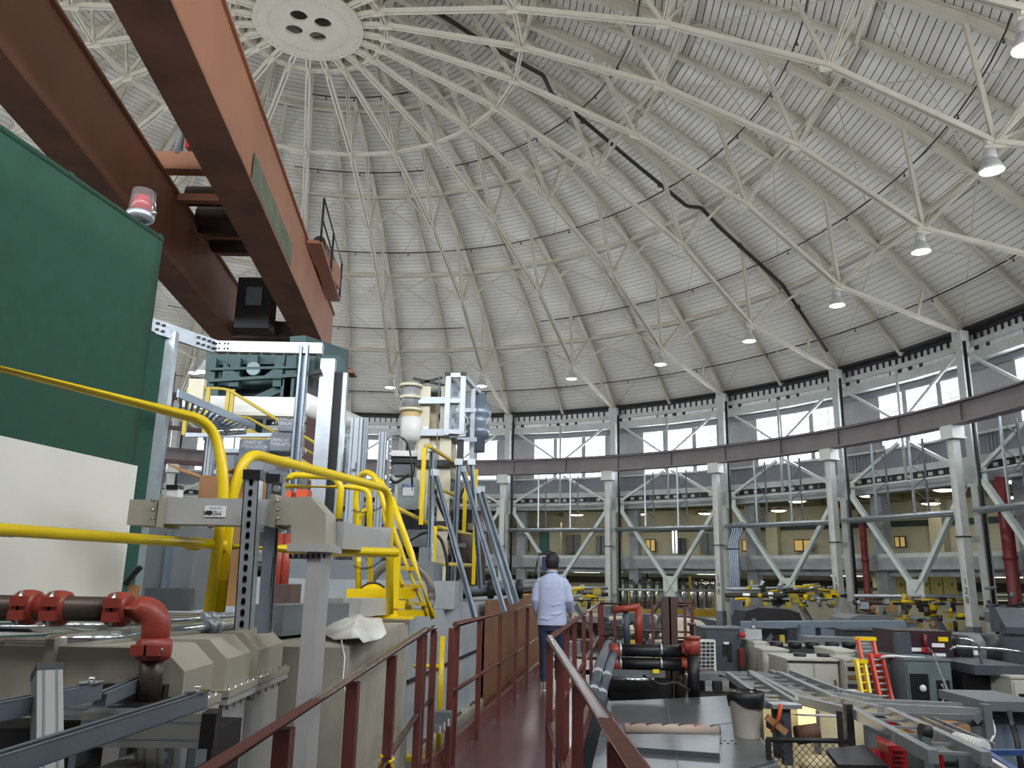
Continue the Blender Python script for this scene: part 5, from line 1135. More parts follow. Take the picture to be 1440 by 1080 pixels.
m = M(); m.hexa([(p.x, p.y, .0) for p in (c4+Vector((.1, .1, 0)), c3+Vector((-.1, .1, 0)), c2+Vector((-.1, -.1, 0)), c1+Vector((.1, -.1, 0)))]+[(p.x, p.y, SZ-.06) for p in (c4+Vector((.1, .1, 0)), c3+Vector((-.1, .1, 0)), c2+Vector((-.1, -.1, 0)), c1+Vector((.1, -.1, 0)))]); m.obj('walls', DGREY, t)
t = T('loose_sheet', 'loose bent steel sheet lying on the near edge of the roof', 'sheet', PZ(950, 1045, SZ+.02))
q = [PZ(868, 1034, SZ+.03), PZ(1012, 1034, SZ+.03), PZ(1012, 1062, SZ+.03), PZ(890, 1053, SZ+.03)]; m = M(); m.hexa([p for p in q]+[p+Z3*.012 for p in q]); m.obj('sheet', SHEET, t); M().beam(q[3], q[2], .02, .09, (0, 0, 1), (0, -.03)).obj('bent_lip', DGREY, t)
t = T('cardboard_roll', 'long printed cardboard roll lying on the steel roof', 'cardboard roll', PZ(945, 1027, SZ+.05)); a, b = PZ(878, 1024, SZ+.05), PZ(1010, 1027, SZ+.05); M().tube(a, b, .05, 18).obj('tube', mat('buff_card_roll', (190, 170, 156), .7, 0, .05, 5), t)
for k in range(6):
    p = lerp(a, b, .08+.17*k); M().beam(p+Vector((-.02, -.02, .042)), p+Vector((.07, .015, .046)), .03, .012).obj('printed_mark', INK if k != 4 else RED, t)
M().tube(lerp(a, b, .93), b+(b-a).normalized()*.02, .046, 14).obj('end_plug', GREYM, t)
t = T('bucket', 'pale plastic bucket lined with a black bag on the steel roof', 'bucket', PZ(1050, 1037, SZ)); bc = PZ(1051, 1036, SZ)
M().lathe([(.125, 0), (.13, .01), (.165, .40), (.175, .405), (.175, .415), (.16, .415), (.12, .02)], bc, n=28, cap=False).obj('pail', mat('pale_bucket_plastic', (196, 190, 176), .45), t)
m = M(); k0 = len(m.v); n = 28
for q_, (r, h) in enumerate(((.172, .30), (.186, .36), (.185, .425), (.165, .435), (.15, .38), (.12, .1), (.01, .08))):
    for j in range(n): a = 2*math.pi*j/n; w = 1+.015*math.sin(j*1.1+q_); m.v.append((bc.x+r*w*math.cos(a), bc.y+r*w*math.sin(a), bc.z+h+(.035*math.sin(j*.45+.5)+.015*math.sin(j*.9) if q_ == 0 else .008*math.sin(j*2.7))))
for q_ in range(6):
    for j in range(n): m.face([q_*n+j, q_*n+(j+1) % n, (q_+1)*n+(j+1) % n, (q_+1)*n+j], True)
m.obj('black_liner', BLACK, t); M().path([bc+Vector((.176*math.cos(a), .176*math.sin(a), .40)) for a in [2*math.pi*k/28 for k in range(28)]], .006, 6, closed=True).obj('rim', mat('pale_bucket_plastic', (196, 190, 176), .45), t)

# insulated pipes beside the walkway, and the black pipes across
INS = mat('blue_grey_pipe_insulation', (84, 94, 108), .5, 0, .08, 6)
for k, (pts, lab) in enumerate((([(832, 985, 8.9), (843, 935, 10.5), (856, 905, 12.2)], 'left blue grey insulated pipe alongside the right railing'), ([(842, 990, 8.9), (856, 940, 10.6), (866, 912, 12.2)], 'right blue grey insulated pipe alongside the right railing'))):
    t = T('insulated_pipe', lab, 'pipe', P(*pts[0]), 'insulated pipes beside the walkway'); pp_ = [P(*q_) for q_ in pts]; M().path(pp_, .06, 14).obj('insulation', INS, t)
    for f in (.25, .75): c = lerp(pp_[0], pp_[1], f); d = (pp_[1]-pp_[0]).normalized(); M().tube(c-d*.008, c+d*.008, .063, 14).obj('clamp', WPLAST, t)
for k, v in enumerate((914, 933)):
    Y = 11.7; t = T('black_pipe', ('upper' if k == 0 else 'lower')+' black pipe with red ends crossing beyond the railing', 'pipe', P(920, v, Y), 'black pipes with red couplings')
    M().tube(P(868, v, Y), P(962, v+2, Y), .085, 18).obj('pipe_run', BLACK, t)
    for u0, u1 in ((857, 872), (957, 970 if k else 976)): M().tube(P(u0, v, Y), P(u1, v+1, Y), .09, 16).obj('coupling', REDP, t)
    for u in (872, 929): M().tube(P(u-1.5, v, Y), P(u+1.5, v, Y), .092, 16).obj('strap', GALV, t); M().beam(P(u, v+12, Y-.02), P(u, v+2, Y-.06), .02, .01).obj('strap_tail', GALV, t)
t = T('riser_pipe', 'black riser pipe with red tee and valve on top', 'pipe', P(976, 975, 11.6)); M().tube(P(976, 985, 11.6), P(975, 918, 11.6), .08, 16).obj('riser', BLACK, t); M().tube(P(975, 920, 11.6), P(974, 897, 11.6), .095, 16).obj('tee', REDP, t); M().tube(P(962, 910, 11.6), P(974, 907, 11.6), .075, 14).obj('tee_branch', REDP, t); M().lathe([(.11, -.02), (.11, .02)], P(974, 897, 11.6), n=16).obj('cap_flange', REDP, t); M().lathe([(.03, 0), (.03, .12), (.06, .13), (.06, .16)], P(973, 893, 11.6), n=10).obj('valve', RUSTP, t)
M().path([P(962, 930, 11.8), P(957, 950, 11.8), P(957, 985, 11.9)], .08, 12).obj('rear_riser', RUSTP, t)
t = T('pipe_rack', 'dark open pipe rack below the black pipes', 'rack', P(900, 975, 12)); prect(858, 952, 944, 985, 11.9, .8).obj('dark_case', BLACK, t); M().beam(P(858, 946, 11.5), P(935, 948, 11.5), .05, .09).obj('steel_bar', SHEET, t); M().tube(P(862, 955, 11.4), P(920, 956, 11.4), .025, 8).obj('thin_pipe', CHROME, t); M().beam(P(918, 944, 11.42), P(927, 944, 11.42), .01, .05).obj('striped_tag', YEL, t)
for u in (936, 945): vpost(u, 840, 985, 12.4, .12).obj('brown_post', mat('dark_brown_post', (74, 54, 48), .5), t)
M().tube(P(862, 858, 12.6), P(900, 853, 12.6), .05, 10).obj('red_pipe', REDP, t); M().tube(P(898, 853, 12.6), P(899, 905, 12.6), .06, 10).obj('red_drop', REDP, t); M().tube(P(880, 856, 12.7), P(882, 905, 12.7), .05, 10).obj('grey_drop', INS, t)

# ---------------------------------------------------------------- electrical cabinets and racks on the right
def cabinet(nm, lab, u0, v0, u1, v1, Y, d, mt, doors=1, vents=0, cat='cabinet', hand=True, grp=None, dm=None):
    a, b = P(u0, v1, Y), P(u1, v0, Y); t = T(nm, lab, cat, Vector(((a.x+b.x)/2, Y, 0)), grp); w = (b.x-a.x)/doors
    M().bb(a.x, b.x, Y, Y+d, min(a.z, 1.0), b.z).obj('body', mt, t); M().bb(a.x-.02, b.x+.02, Y-.02, Y+d, b.z, b.z+.03).obj('top', mt, t)
    for k in range(doors):
        o = M().bb(a.x+w*k+.02, a.x+w*(k+1)-.02, Y-.025, Y, a.z+.03, b.z-.04).obj('door', dm or mt, t)
        if hand: M().box((a.x+w*(k+1)-.08, Y-.04, (a.z+b.z)/2), (.03, .03, .12)).obj('handle', CHROME, o)
    for k in range(vents): M().bb(a.x+.06, b.x-.06, Y-.032, Y-.026, b.z-.12-.05*k, b.z-.1-.05*k).obj('vent_slot', BLACK, t)
    return t, a, b
t, a, b = cabinet('electrical_cabinet', 'dark slate electrical cabinet with black vertical windows', 993, 886, 1040, 946, 15, .8, DGREY, 1, 0, hand=False)
prect(1017, 905, 1022, 922, 14.95, .03).obj('window', BLACK, t); prect(1024, 905, 1029, 930, 14.95, .03).obj('window', BLACK, t); prect(1018, 903, 1025, 906, 14.94, .03).obj('name_plate', WHITEL, t); M().box(P(1043, 925, 14.9), (.1, .1, .3)).obj('red_switch', DKRED, t); M().ball(P(1044, 893, 14.9), .06, 8).obj('red_lamp', RED, t)
t = T('breaker_board', 'white breaker board crowded with black switches', 'breaker board', P(993, 945, 14.5)); prect(979, 900, 1006, 947, 14.5, .15).obj('panel', WPLAST, t)
for r in range(8):
    for c in range(4): prect(982+6*c, 903+5.4*r, 986+6*c, 906+5.4*r, 14.47, .03).obj('switch', BLACK if (r+c) % 3 else DGREY, t)
t = T('white_sign', 'plain pale sign plate on a perforated post', 'sign', P(1060, 895, 15)); prect(1048, 885, 1071, 899, 14.9, .02).obj('plate', mat('pale_plate', (172, 176, 180), .5), t); vpost(1060, 870, 946, 15, .06).obj('post', GREYM, t)
for k in range(10): prect(1058.5, 880+6.4*k, 1061, 882.5+6.4*k, 14.96, .02).obj('post_hole', WHITEL, t)
CABW = mat('off_white_rack_paint', (190, 190, 178), .5, 0, .06, 3)
t, a, b = cabinet('rack_cabinet', 'off white double door rack cabinet, nearest of the white racks', 1110, 930, 1178, 992, 13, .9, CABW, 2)
M().bb(a.x, b.x, 12.96, 12.98, b.z-.02, b.z+.0).obj('black_gasket', BLACK, t)
for u in (1125, 1158): M().lathe([(.09, 0), (.1, .05), (.1, .1)], P(u, 928, 13.4), n=14).obj('fan', BLACK, t)
t, a, b = cabinet('rack_cabinet', 'off white rack cabinet right of the double door one', 1180, 918, 1206, 990, 13.4, .9, CABW, 1); t, a, b = cabinet('rack_cabinet', 'low off white rack cabinet with red striped label', 1076, 916, 1108, 990, 14.2, .9, CABW, 1)
for k in range(4): prect(1087+3.6*k, 938, 1089.6+3.6*k, 941, 14.16, .01).obj('red_stripe', RED, t)
t, a, b = cabinet('rack_cabinet', 'small rack cabinet with dark instrument drawers', 1063, 905, 1077, 946, 14.6, .8, CABW, 1, 0, hand=False)
for k in range(4): prect(1064, 921+6*k, 1074, 925+6*k, 14.55, .03).obj('drawer', BLACK if k % 2 else DGREY, t)
t = T('rack_row', 'long grey trunking with black fans behind the white racks', 'trunking', P(1160, 915, 15.5)); M().beam(P(1077, 912, 15.5), P(1300, 916, 15.5), .6, .14).obj('trunk', GREYM, t); M().beam(P(1130, 900, 16.2), P(1290, 906, 16.2), .5, .16).obj('rear_trunk', GREYM, t); M().beam(P(1085, 920, 15.2), P(1240, 922, 15.2), .3, .03).obj('edge', CABW, t)
for u in (1092, 1118, 1142, 1170, 1194): M().lathe([(.1, 0), (.12, .05), (.12, .12)], P(u, 912, 15.0), n=14).obj('fan', BLACK, t)
t, a, b = cabinet('rack_cabinet', 'far off white rack with grey control strips beside the ladders', 1192, 930, 1212, 985, 12.8, .7, CABW, 1, 0, hand=False)
for k in range(3): prect(1193, 938+12*k, 1206, 943+12*k, 12.75, .02).obj('control_strip', (BLACK, CARD, DGREY)[k], t)
# ladders
def ladder(lab, u0, v0, Y0, u1, v1, Y1, w, mt, n=9):
    t = T('ladder', lab, 'ladder', P(u1, v1, Y1), 'ladders leaning by the grey cabinets'); a, b = P(u0, v0, Y0), P(u1, v1, Y1); s = Vector((w, .04, 0))
    for k in (0, 1): M().beam(b+s*k, a+s*k, .035, .09, (0, 1, 0)).obj('stile', mt, t)
    for k in range(n): p = lerp(b, a, (k+.6)/(n+.3)); M().tube(p, p+s, .016, 8).obj('rung', ALU if mt != YEL else YEL, t)
    M().box(a+s*.5, (w+.06, .1, .05)).obj('top_cap', YEL if mt == ORANGE else mt, t)
ladder('tall orange fibreglass ladder with yellow cap', 1206, 898, 12.6, 1226, 1000, 12.2, .24, ORANGE); ladder('yellow ladder left of the orange ladders', 1204, 930, 12.3, 1216, 1002, 12.0, .13, YEL, 6)
ladder('shorter red orange ladder leaning against the grey cabinet', 1224, 922, 12.4, 1242, 1002, 12.0, .18, mat('red_orange_fibreglass', (206, 60, 44), .4, 0, .06, 5))
t, a, b = cabinet('electrical_cabinet', 'grey electrical cabinet with black door window, right of the ladders', 1278, 930, 1336, 995, 12, .9, mat('blue_green_grey_enamel', (104, 116, 120), .45, 0, .06, 4), 1, 0, hand=False)
prect(1284, 948, 1305, 990, 11.95, .03).obj('black_window', BLACK, t); prect(1321, 957, 1335, 990, 11.95, .03).obj('black_window', BLACK, t); M().path([P(1324, 962, 11.92), P(1330, 972, 11.92), P(1325, 988, 11.92), P(1333, 988, 11.92)], .012, 6).obj('cable_loop', WPLAST, t); M().ball(P(1298, 968, 11.94), .05, 8).obj('sticker', WHITEL, t)
t, a, b = cabinet('electrical_cabinet', 'plain grey electrical cabinet behind the orange ladders', 1240, 926, 1280, 990, 12.5, .8, GREYM, 1)
t = T('maroon_box', 'dark maroon box with white and yellow labels on top of the cabinets', 'box', P(1300, 930, 12.8)); prect(1263, 888, 1338, 930, 12.8, .8).obj('case', mat('dark_maroon_enamel', (52, 30, 36), .45, 0, .1, 5), t); prect(1263, 890, 1280, 928, 12.7, .1).obj('side_panel', DGREY, t)
for u0, v0, u1, v1, mt in ((1320, 896, 1333, 902, YEL), (1311, 905, 1328, 910, WHITEL), (1281, 911, 1298, 916, WHITEL), (1312, 919, 1330, 923, WHITEL)): prect(u0, v0, u1, v1, 12.78, .015).obj('label_strip', mt, t)
M().box(P(1302, 914, 12.75), (.1, .05, .08)).obj('red_handle', RED, t); M().tube(P(1300, 892, 12.76), P(1302, 912, 12.76), .03, 8).obj('red_lever', DKRED, t); M().path([P(1305, 912, 12.7), P(1323, 928, 12.5), P(1328, 960, 11.9), P(1334, 985, 11.85)], .02, 8).obj('grey_cable', GREYM, t)
t = T('black_pump', 'black pump unit with round motors right of the maroon box', 'pump', P(1375, 940, 13.2)); prect(1338, 894, 1408, 900, 13.4, .8).obj('top_frame', DGREY, t); prect(1340, 918, 1404, 940, 13.6, .6).obj('base', BLACK, t)
for u in (1350, 1368, 1390): M().lathe([(.18, -.2), (.2, -.1), (.2, .1), (.12, .2)], P(u, 911, 13.4), n=18).obj('motor', DARKM if u != 1368 else GREYM, t)
prect(1370, 915, 1375, 921, 13.1, .02).obj('tag', WHITEL, t); M().path([P(1342, 938, 13.1), P(1350, 925, 13.1), P(1356, 938, 13.1)], .05, 8).obj('hose', BLACK, t)
t = T('stainless_rail', 'bent stainless handrail in front of the black pump', 'handrail', P(1390, 940, 12)); M().path(bend([P(1338, 897, 12), P(1362, 899, 12), P(1378, 910, 12), P(1381, 938, 12)], .2, 5), .024, 10).obj('upper_rail', CHROME, t); M().path(bend([P(1336, 913, 12), P(1344, 909, 12), P(1410, 913, 12), P(1460, 922, 12)], .1, 4), .022, 10).obj('lower_rail', CHROME, t)
t = T('black_crate', 'large black equipment crate under a grey shelf at the right', 'crate', P(1385, 990, 12)); prect(1358, 948, 1428, 1000, 12.0, .9).obj('case', BLACK, t); prect(1338, 940, 1360, 1000, 12.3, .7).obj('side_box', GREYM, t); prect(1371, 937, 1450, 949, 11.7, 1.2).obj('shelf', DGREY, t)
for u in (1352, ): M().ball(P(u, 963, 12.25), .07, 8).obj('meter', SHEET, t); M().ball(P(u, 972, 12.25), .06, 8).obj('meter', SHEET, t)
t, a, b = cabinet('electrical_cabinet', 'beige control cabinet at the right edge', 1427, 955, 1470, 1000, 11.5, .6, CABW, 1, 0, hand=False); prect(1434, 976, 1450, 980, 11.46, .02).obj('slot', BLACK, t); prect(1432, 982, 1450, 990, 11.46, .02).obj('display', GREYM, t)
t = T('control_console', 'slate grey sloped control console at the right edge, below the painted column', 'console', P(1410, 940, 15)); a = P(1392, 940, 15); M().prism([(0, 0), (0, .5), (.35, .62), (.5, .55), (.5, 0)], P(1396, 942, 15), (0, -1, 0), (0, 0, 1), (.55, 0, 0)).obj('pedestal', DGREY, t); M().prism([(0, 0), (0, .42), (.2, .42), (.45, .1), (.45, 0)], P(1394, 888, 15), (0, -1, 0), (0, 0, 1), (.45, 0, 0)).obj('head', DGREY, t); M().beam(P(1400, 880, 14.7), P(1412, 879, 14.7), .02, .12).obj('screen', SHEET, t)
M().beam(P(1395, 868, 15.4), P(1470, 862, 15.4), .5, .2).obj('rear_shelf', GREYM, t); M().beam(P(1420, 885, 15.2), P(1470, 935, 15.2), .3, .25).obj('sloping_arm', DGREY, t)
# long blue grey beam and stepped plinths behind the racks
SL = mat('blue_slate_beam', (104, 118, 132), .5, 0, .06, 3)
t = T('slate_beam', 'long blue slate beam on stub legs behind the white racks', 'beam', P(1150, 885, 17)); M().beam(P(1042, 878, 18), P(1272, 877, 17), .5, .12).obj('beam', SL, t)
for u in (1132, 1160): vpost(u, 878, 905, 17.4, .28).obj('leg', SL, t)
prect(1066, 884, 1108, 906, 18.2, .5).obj('case', DGREY, t); M().beam(P(1080, 906, 17.6), P(1090, 892, 17.6), .3, .08).obj('black_flap', BLACK, t); M().box(P(1100, 900, 17.2), (.08, .08, .2)).obj('yellow_tag', YELOLD, t)

# ---------------------------------------------------------------- cable trays and frames in the lower right
def frame_beam(pts, w, h, lab, mt=None, grp='grey cable tray frames at lower right'):
    mt = mt or mat('dull_grey_tray', (150, 154, 156), .5, .4, .08, 6)
    pp_ = [P(*p) for p in pts]; t = T('cable_tray', lab, 'frame', pp_[-1], grp)
    for a, b in zip(pp_, pp_[1:]): M().beam(a, b, w*.2, h, (0, 0, 1), (w/2, 0)).obj('side_rail', mt, t); M().beam(a, b, w*.2, h, (0, 0, 1), (-w/2, 0)).obj('side_rail', mt, t)
    for a, b in zip(pp_, pp_[1:]):
        n = max(2, int((b-a).length/.45)); d, s, u = basis(b-a)
        for k in range(n): c = lerp(a, b, (k+.5)/n); M().beam(c-s*w/2, c+s*w/2, .03, .02).obj('rung', mt, t)
    return t
frame_beam([(1040, 950, 11.5), (1098, 990, 8.8)], .3, .08, 'sloping cable tray nearest the bucket'); frame_beam([(1075, 948, 12), (1150, 985, 9.3), (1215, 1000, 8.6)], .4, .09, 'cable tray bending right above the lit opening')
frame_beam([(1098, 946, 12.4), (1170, 975, 10.4), (1232, 985, 10)], .3, .08, 'farther cable tray parallel to the bent one'); frame_beam([(985, 950, 12.6), (1090, 952, 12.2)], .3, .1, 'cable tray running left behind the bucket')
frame_beam([(1215, 992, 9.2), (1388, 1000, 8.8)], .35, .1, 'long level tray in front of the grey cabinets'); frame_beam([(1222, 1000, 8.4), (1300, 1040, 6.6), (1350, 1066, 6.0)], .35, .09, 'long tray sloping toward the bottom edge')
frame_beam([(1300, 1010, 8.6), (1390, 1050, 7.2)], .1, .06, 'thin sloping frame bar above the carton')
t = T('frame_post', 'grey green square post in the lower right, joining two trays', 'post', P(1298, 1090, 6.3)); vpost(1300, 1034, 1100, 6.4, .07).obj('post', mat('grey_green_steel', (98, 112, 110), .5), t); M().tube(P(1294, 1027, 6.4), P(1308, 1030, 6.4), .05, 12).obj('joint', DARKM, t); M().beam(P(1218, 1022, 7.3), P(1296, 1056, 6.3), .04, .04).obj('diagonal', GREYM, t); vpost(1221, 1004, 1050, 7.8, .08).obj('upright', GREYM, t)
t = T('frame_post', 'grey frame post beside the blue cabinet at the right', 'post', P(1386, 1080, 8)); vpost(1385, 990, 1075, 8.4, .08).obj('post', GREYM, t); M().beam(P(1270, 1006, 8.6), P(1384, 1009, 8.4), .04, .05).obj('bar', GREYM, t); vpost(1192, 990, 1060, 8.2, .07).obj('post', DARKM, t); M().beam(P(1384, 1000, 8.4), P(1370, 1015, 8.4), .04, .06).obj('knee_brace', GREYM, t)
for u, v0, v1, Y in ((1092, 992, 1065, 8.9), (1103, 992, 1075, 8.7)):
    t = T('tray_post', 'dark post carrying the bent cable tray, '+('left' if u == 1092 else 'right')+' one of a pair', 'post', P(u, v1, Y)); vpost(u, v0, v1, Y, .09).obj('post', DGREY, t); M().box(P(u, v0, Y), (.3, .2, .04)).obj('head_plate', GALV, t)
# lit opening with warm lamp under the trays
WARM = emit('warm_work_lamp', (255, 214, 120), 2.2)
t = T('work_light', 'glowing warm yellow work lamp under the cable trays', 'lamp', P(1135, 1010, 9.6)); prect(1125, 990, 1146, 1028, 9.6, .04).obj('diffuser', WARM, t); prect(1122, 987, 1149, 990, 9.58, .08).obj('frame', GREYM, t)
ld = bpy.data.lights.new('work_light_glow', 'POINT'); ld.energy = 7; ld.color = (1, .82, .5); ld.shadow_soft_size = .15; lo = bpy.data.objects.new('work_light_glow', ld); COL.objects.link(lo); lo.location = P(1130, 1012, 9.2)
t = T('cream_partition', 'cream lit wall panel under the trays beside the work lamp', 'panel', P(1180, 1080, 9.9)); prect(1078, 985, 1215, 1100, 10.0, .06).obj('sheet', mat('cream_lit_panel', (206, 198, 166), .6), t); prect(1150, 1000, 1152, 1100, 9.97, .02).obj('joint', GREYM, t); prect(1190, 1000, 1191, 1100, 9.97, .02).obj('joint', GREYM, t)
t = T('brown_winch', 'brown rusty winch machine on a post under the trays', 'winch', P(1110, 1060, 8.4)); M().box(P(1090, 1018, 8.6), (.12, .2, .1)).obj('motor', RUSTP, t); M().beam(P(1078, 1008, 8.5), P(1105, 1030, 8.5), .06, .06).obj('arm', CARD, t); M().tube(P(1120, 1034, 8.6), P(1150, 1030, 8.6), .09, 12).obj('coil', mat('rust_brown_coil', (92, 62, 46), .7), t); M().path([P(1085, 1030, 8.4), P(1095, 1010, 8.4), P(1098, 990, 8.4)], .02, 8).obj('orange_pipe', ORANGE, t)
t = T('yellow_cylinder', 'round pale object on the floor below the fence', 'drum', P(1150, 1078, 8.2)); M().ball(P(1150, 1075, 8.2), .14, 14, (1.3, 1, .6)).obj('shell', mat('pale_shell', (222, 206, 160), .4), t)
# chain link fence
t = T('chain_link_fence', 'chain link fence panel with dark frame right of the bucket', 'fence', P(1130, 1085, 7.6))
fa, fb = P(1078, 1040, 7.6), P(1192, 1042, 7.6); M().tube(fa, fb, .022, 8).obj('top_rail', DARKM, t)
for u in (1080, 1180): vpost(u, 1000 if u == 1180 else 1040, 1110, 7.6, .04).obj('post', DARKM, t)
m = M(); wlen = fb.x-fa.x
for k in range(-8, 16):
    for sgn in (1, -1):
        x0 = fa.x+k*.06; pts = [(x0, 0), (x0+.5, -.5)] if sgn > 0 else [(x0+.5, 0), (x0, -.5)]
        (xa, za), (xb, zb) = pts
        ta, tb = 0, 1
        def cl(x): return max(fa.x, min(fb.x, x))
        f0 = (cl(xa)-xa)/(xb-xa); f1 = (cl(xb)-xa)/(xb-xa)
        if f1-f0 > .02: m.tube((xa+(xb-xa)*f0, 7.6, fa.z+(zb-za)*f0), (xa+(xb-xa)*f1, 7.6, fa.z+(zb-za)*f1), .003, 4)
o = m.obj('wire_mesh', DARKM, t); o['kind'] = 'stuff'
t = T('mesh_crate', 'white wire mesh basket on the rack in front of the ladders', 'basket', P(1195, 980, 11)); prect(1174, 977, 1224, 988, 11, .5).obj('liner', OFFW, t)
m = M()
for k in range(16): m.tube(P(1174+3.1*k, 977, 10.98), P(1177+3.1*k, 988, 10.98), .006, 4); m.tube(P(1177+3.1*k, 977, 10.98), P(1174+3.1*k, 988, 10.98), .006, 4)
m.obj('mesh', GREYM, t); M().beam(P(1170, 976, 10.98), P(1232, 977, 10.98), .04, .04).obj('rim', BLACK, t)
# boxes and tools in the lower right
t = T('cardboard_box', 'brown cardboard carton on the shelf behind the sloping tray', 'box', P(1345, 1040, 8.2)); prect(1310, 1020, 1364, 1042, 8.2, .5).obj('carton', CARD, t); prect(1334, 1020, 1337, 1042, 8.19, .01).obj('tape', mat('pale_tape', (196, 170, 130), .4), t)
t = T('flex_duct', 'white corrugated flexible duct below the carton', 'duct', P(1365, 1050, 7)); a, b = P(1345, 1040, 7.2), P(1384, 1052, 6.8); M().tube(a, b, .055, 16).obj('core', WPLAST, t)
for k in range(9): c = lerp(a, b, (k+.5)/9); d = (b-a).normalized(); M().tube(c-d*.006, c+d*.006, .064, 16).obj('rib', WPLAST, t)
t = T('tool_chest', 'red steel tool chest of drawers under the sloping tray', 'tool chest', P(1275, 1090, 7.6)); prect(1253, 1050, 1300, 1100, 7.8, .5).obj('case', RED, t)
for k in range(4): prect(1256, 1054+7*k, 1274, 1059+7*k, 7.78, .02).obj('drawer', RED, t); prect(1258, 1055.5+7*k, 1270, 1057+7*k, 7.76, .02).obj('drawer_pull', DKRED, t)
t = T('red_board', 'red tool board left of the tool chest', 'board', P(1250, 1060, 8.4)); prect(1238, 1012, 1258, 1060, 8.4, .05).obj('panel', RED, t); M().beam(P(1262, 1032, 8.2), P(1278, 1042, 8.2), .04, .12).obj('yellow_tool', YELOLD, t); prect(1262, 1044, 1280, 1056, 8.1, .05).obj('yellow_tray', YELOLD, t); prect(1272, 1056, 1281, 1064, 8.0, .02).obj('paper', WPLAST, t); M().box(P(1233, 1063, 8), (.05, .05, .1)).obj('pink_tag', mat('pink_tag', (220, 60, 90), .5), t)
t = T('blue_cabinet', 'pale blue grey cabinet filling the lower right corner', 'cabinet', P(1420, 1080, 8)); prect(1388, 1000, 1470, 1100, 8.8, .6).obj('case', mat('pale_blue_grey', (122, 138, 156), .45), t); prect(1400, 1006, 1462, 1014, 8.75, .05).obj('dark_band', DGREY, t); prect(1386, 988, 1470, 1000, 8.6, .9).obj('top_shelf', GREYM, t)
M().path([P(1418, 1000, 8.6), P(1430, 1040, 8.5), P(1438, 1090, 8.4)], .03, 8).obj('hose', DARKM, t)
t = T('blue_steel_stand', 'blue steel frame bar in the bottom right corner', 'frame', P(1410, 1070, 6.6)); BLU = mat('blue_steel', (58, 84, 140), .4, 0, .08, 5); M().beam(P(1376, 1058, 6.8), P(1470, 1058, 6.8), .05, .04).obj('bar', BLU, t); M().beam(P(1380, 1060, 6.8), P(1430, 1092, 6.2), .05, .1).obj('slope_bar', BLU, t); M().beam(P(1378, 1062, 6.7), P(1415, 1085, 6.2), .04, .05).obj('white_edge', WPLAST, t)
t = T('grey_locker', 'grey green drawer unit below the carton', 'drawer unit', P(1350, 1080, 6.6)); prect(1320, 1060, 1376, 1100, 6.9, .5).obj('case', mat('grey_green_steel', (98, 112, 110), .5), t); prect(1350, 1068, 1374, 1090, 6.87, .03).obj('drawer', GREYM, t); prect(1326, 1072, 1348, 1074, 6.87, .03).obj('drawer_gap', DARKM, t); vpost(1323, 1060, 1090, 6.8, .025).obj('red_pole', RED, t)
t = T('dark_table', 'dark flat table top at the bottom edge beside the fence', 'table', P(1210, 1080, 7)); q = [P(1162, 1060, 7.2), P(1215, 1058, 7.4), P(1250, 1090, 6.6), P(1180, 1092, 6.6)]; z = q[0].z
for p in q: p.z = z
m = M(); m.hexa(q+[p+Z3*.04 for p in q]); m.obj('top', DARKM, t); vpost(1205, 1062, 1100, 7, .06).obj('leg', DARKM, t)
t = T('white_machine', 'white benchtop equipment with round dials behind the riser pipe', 'equipment', P(1000, 975, 13)); prect(940, 958, 1060, 985, 13, .6).obj('bench', mat('pale_bench', (170, 172, 168), .5), t)
for k in range(9): prect(944+12*k, 956-(k % 3)*3, 953+12*k, 972, 12.9, .3).obj('module', (WPLAST, DGREY, CABW, BLACK)[k % 4], t)
# ================================================================ FAR: UNDER THE GALLERY
# steel dewars
DEW = mat('polished_dewar_steel', (190, 190, 186), .18, .9, .05, 3)
for k in range(11):
    u = 876+12.4*k; p = P(u, 856, 42.3); h = P(u, 818, 42.3).z-p.z; r = .23
    t = T('steel_dewar', '%s polished steel dewar from the left, in the row behind the yellow barrier' % ORD[k], 'dewar', p, 'row of steel dewars behind the columns')
    M().lathe([(r*.9, 0), (r, .05), (r, h*.88), (r*.8, h*.94), (r*.3, h*.96)], p, n=16).obj('tank', DEW, t); M().lathe([(r*.25, h*.9), (r*.25, h*1.03), (r*.4, h*1.04), (r*.4, h*1.08)], p, n=10).obj('valve_head', RUSTP if k % 3 else CHROME, t)
    M().path([p+Vector((r*.85*math.cos(a), r*.85*math.sin(a), h*.98)) for a in [2*math.pi*j/12 for j in range(12)]], .02, 5, closed=True).obj('guard_ring', CHROME, t)
t = T('tall_dewar', 'taller steel dewar with fittings at the left end of the row', 'dewar', P(911, 856, 43)); p = P(911, 856, 43); M().lathe([(.3, 0), (.3, 1.35), (.2, 1.5)], p, n=18).obj('tank', DEW, t); M().lathe([(.1, 1.5), (.1, 1.9), (.25, 1.92), (.25, 2.0)], p, n=12).obj('neck', CHROME, t)
t = T('yellow_barrier', 'low yellow barrier in front of the steel dewars', 'barrier', P(930, 866, 41)); M().beam(P(880, 862, 41), P(1008, 862, 41), .05, .32).obj('board', mat('ochre_barrier', (196, 158, 40), .5), t); M().tube(P(870, 829, 41), P(1010, 831, 41), .06, 8).obj('top_pipe', GALV, t)
for u in (884, 925, 969, 1004): vpost(u, 830, 864, 41, .06).obj('post', YELOLD, t)
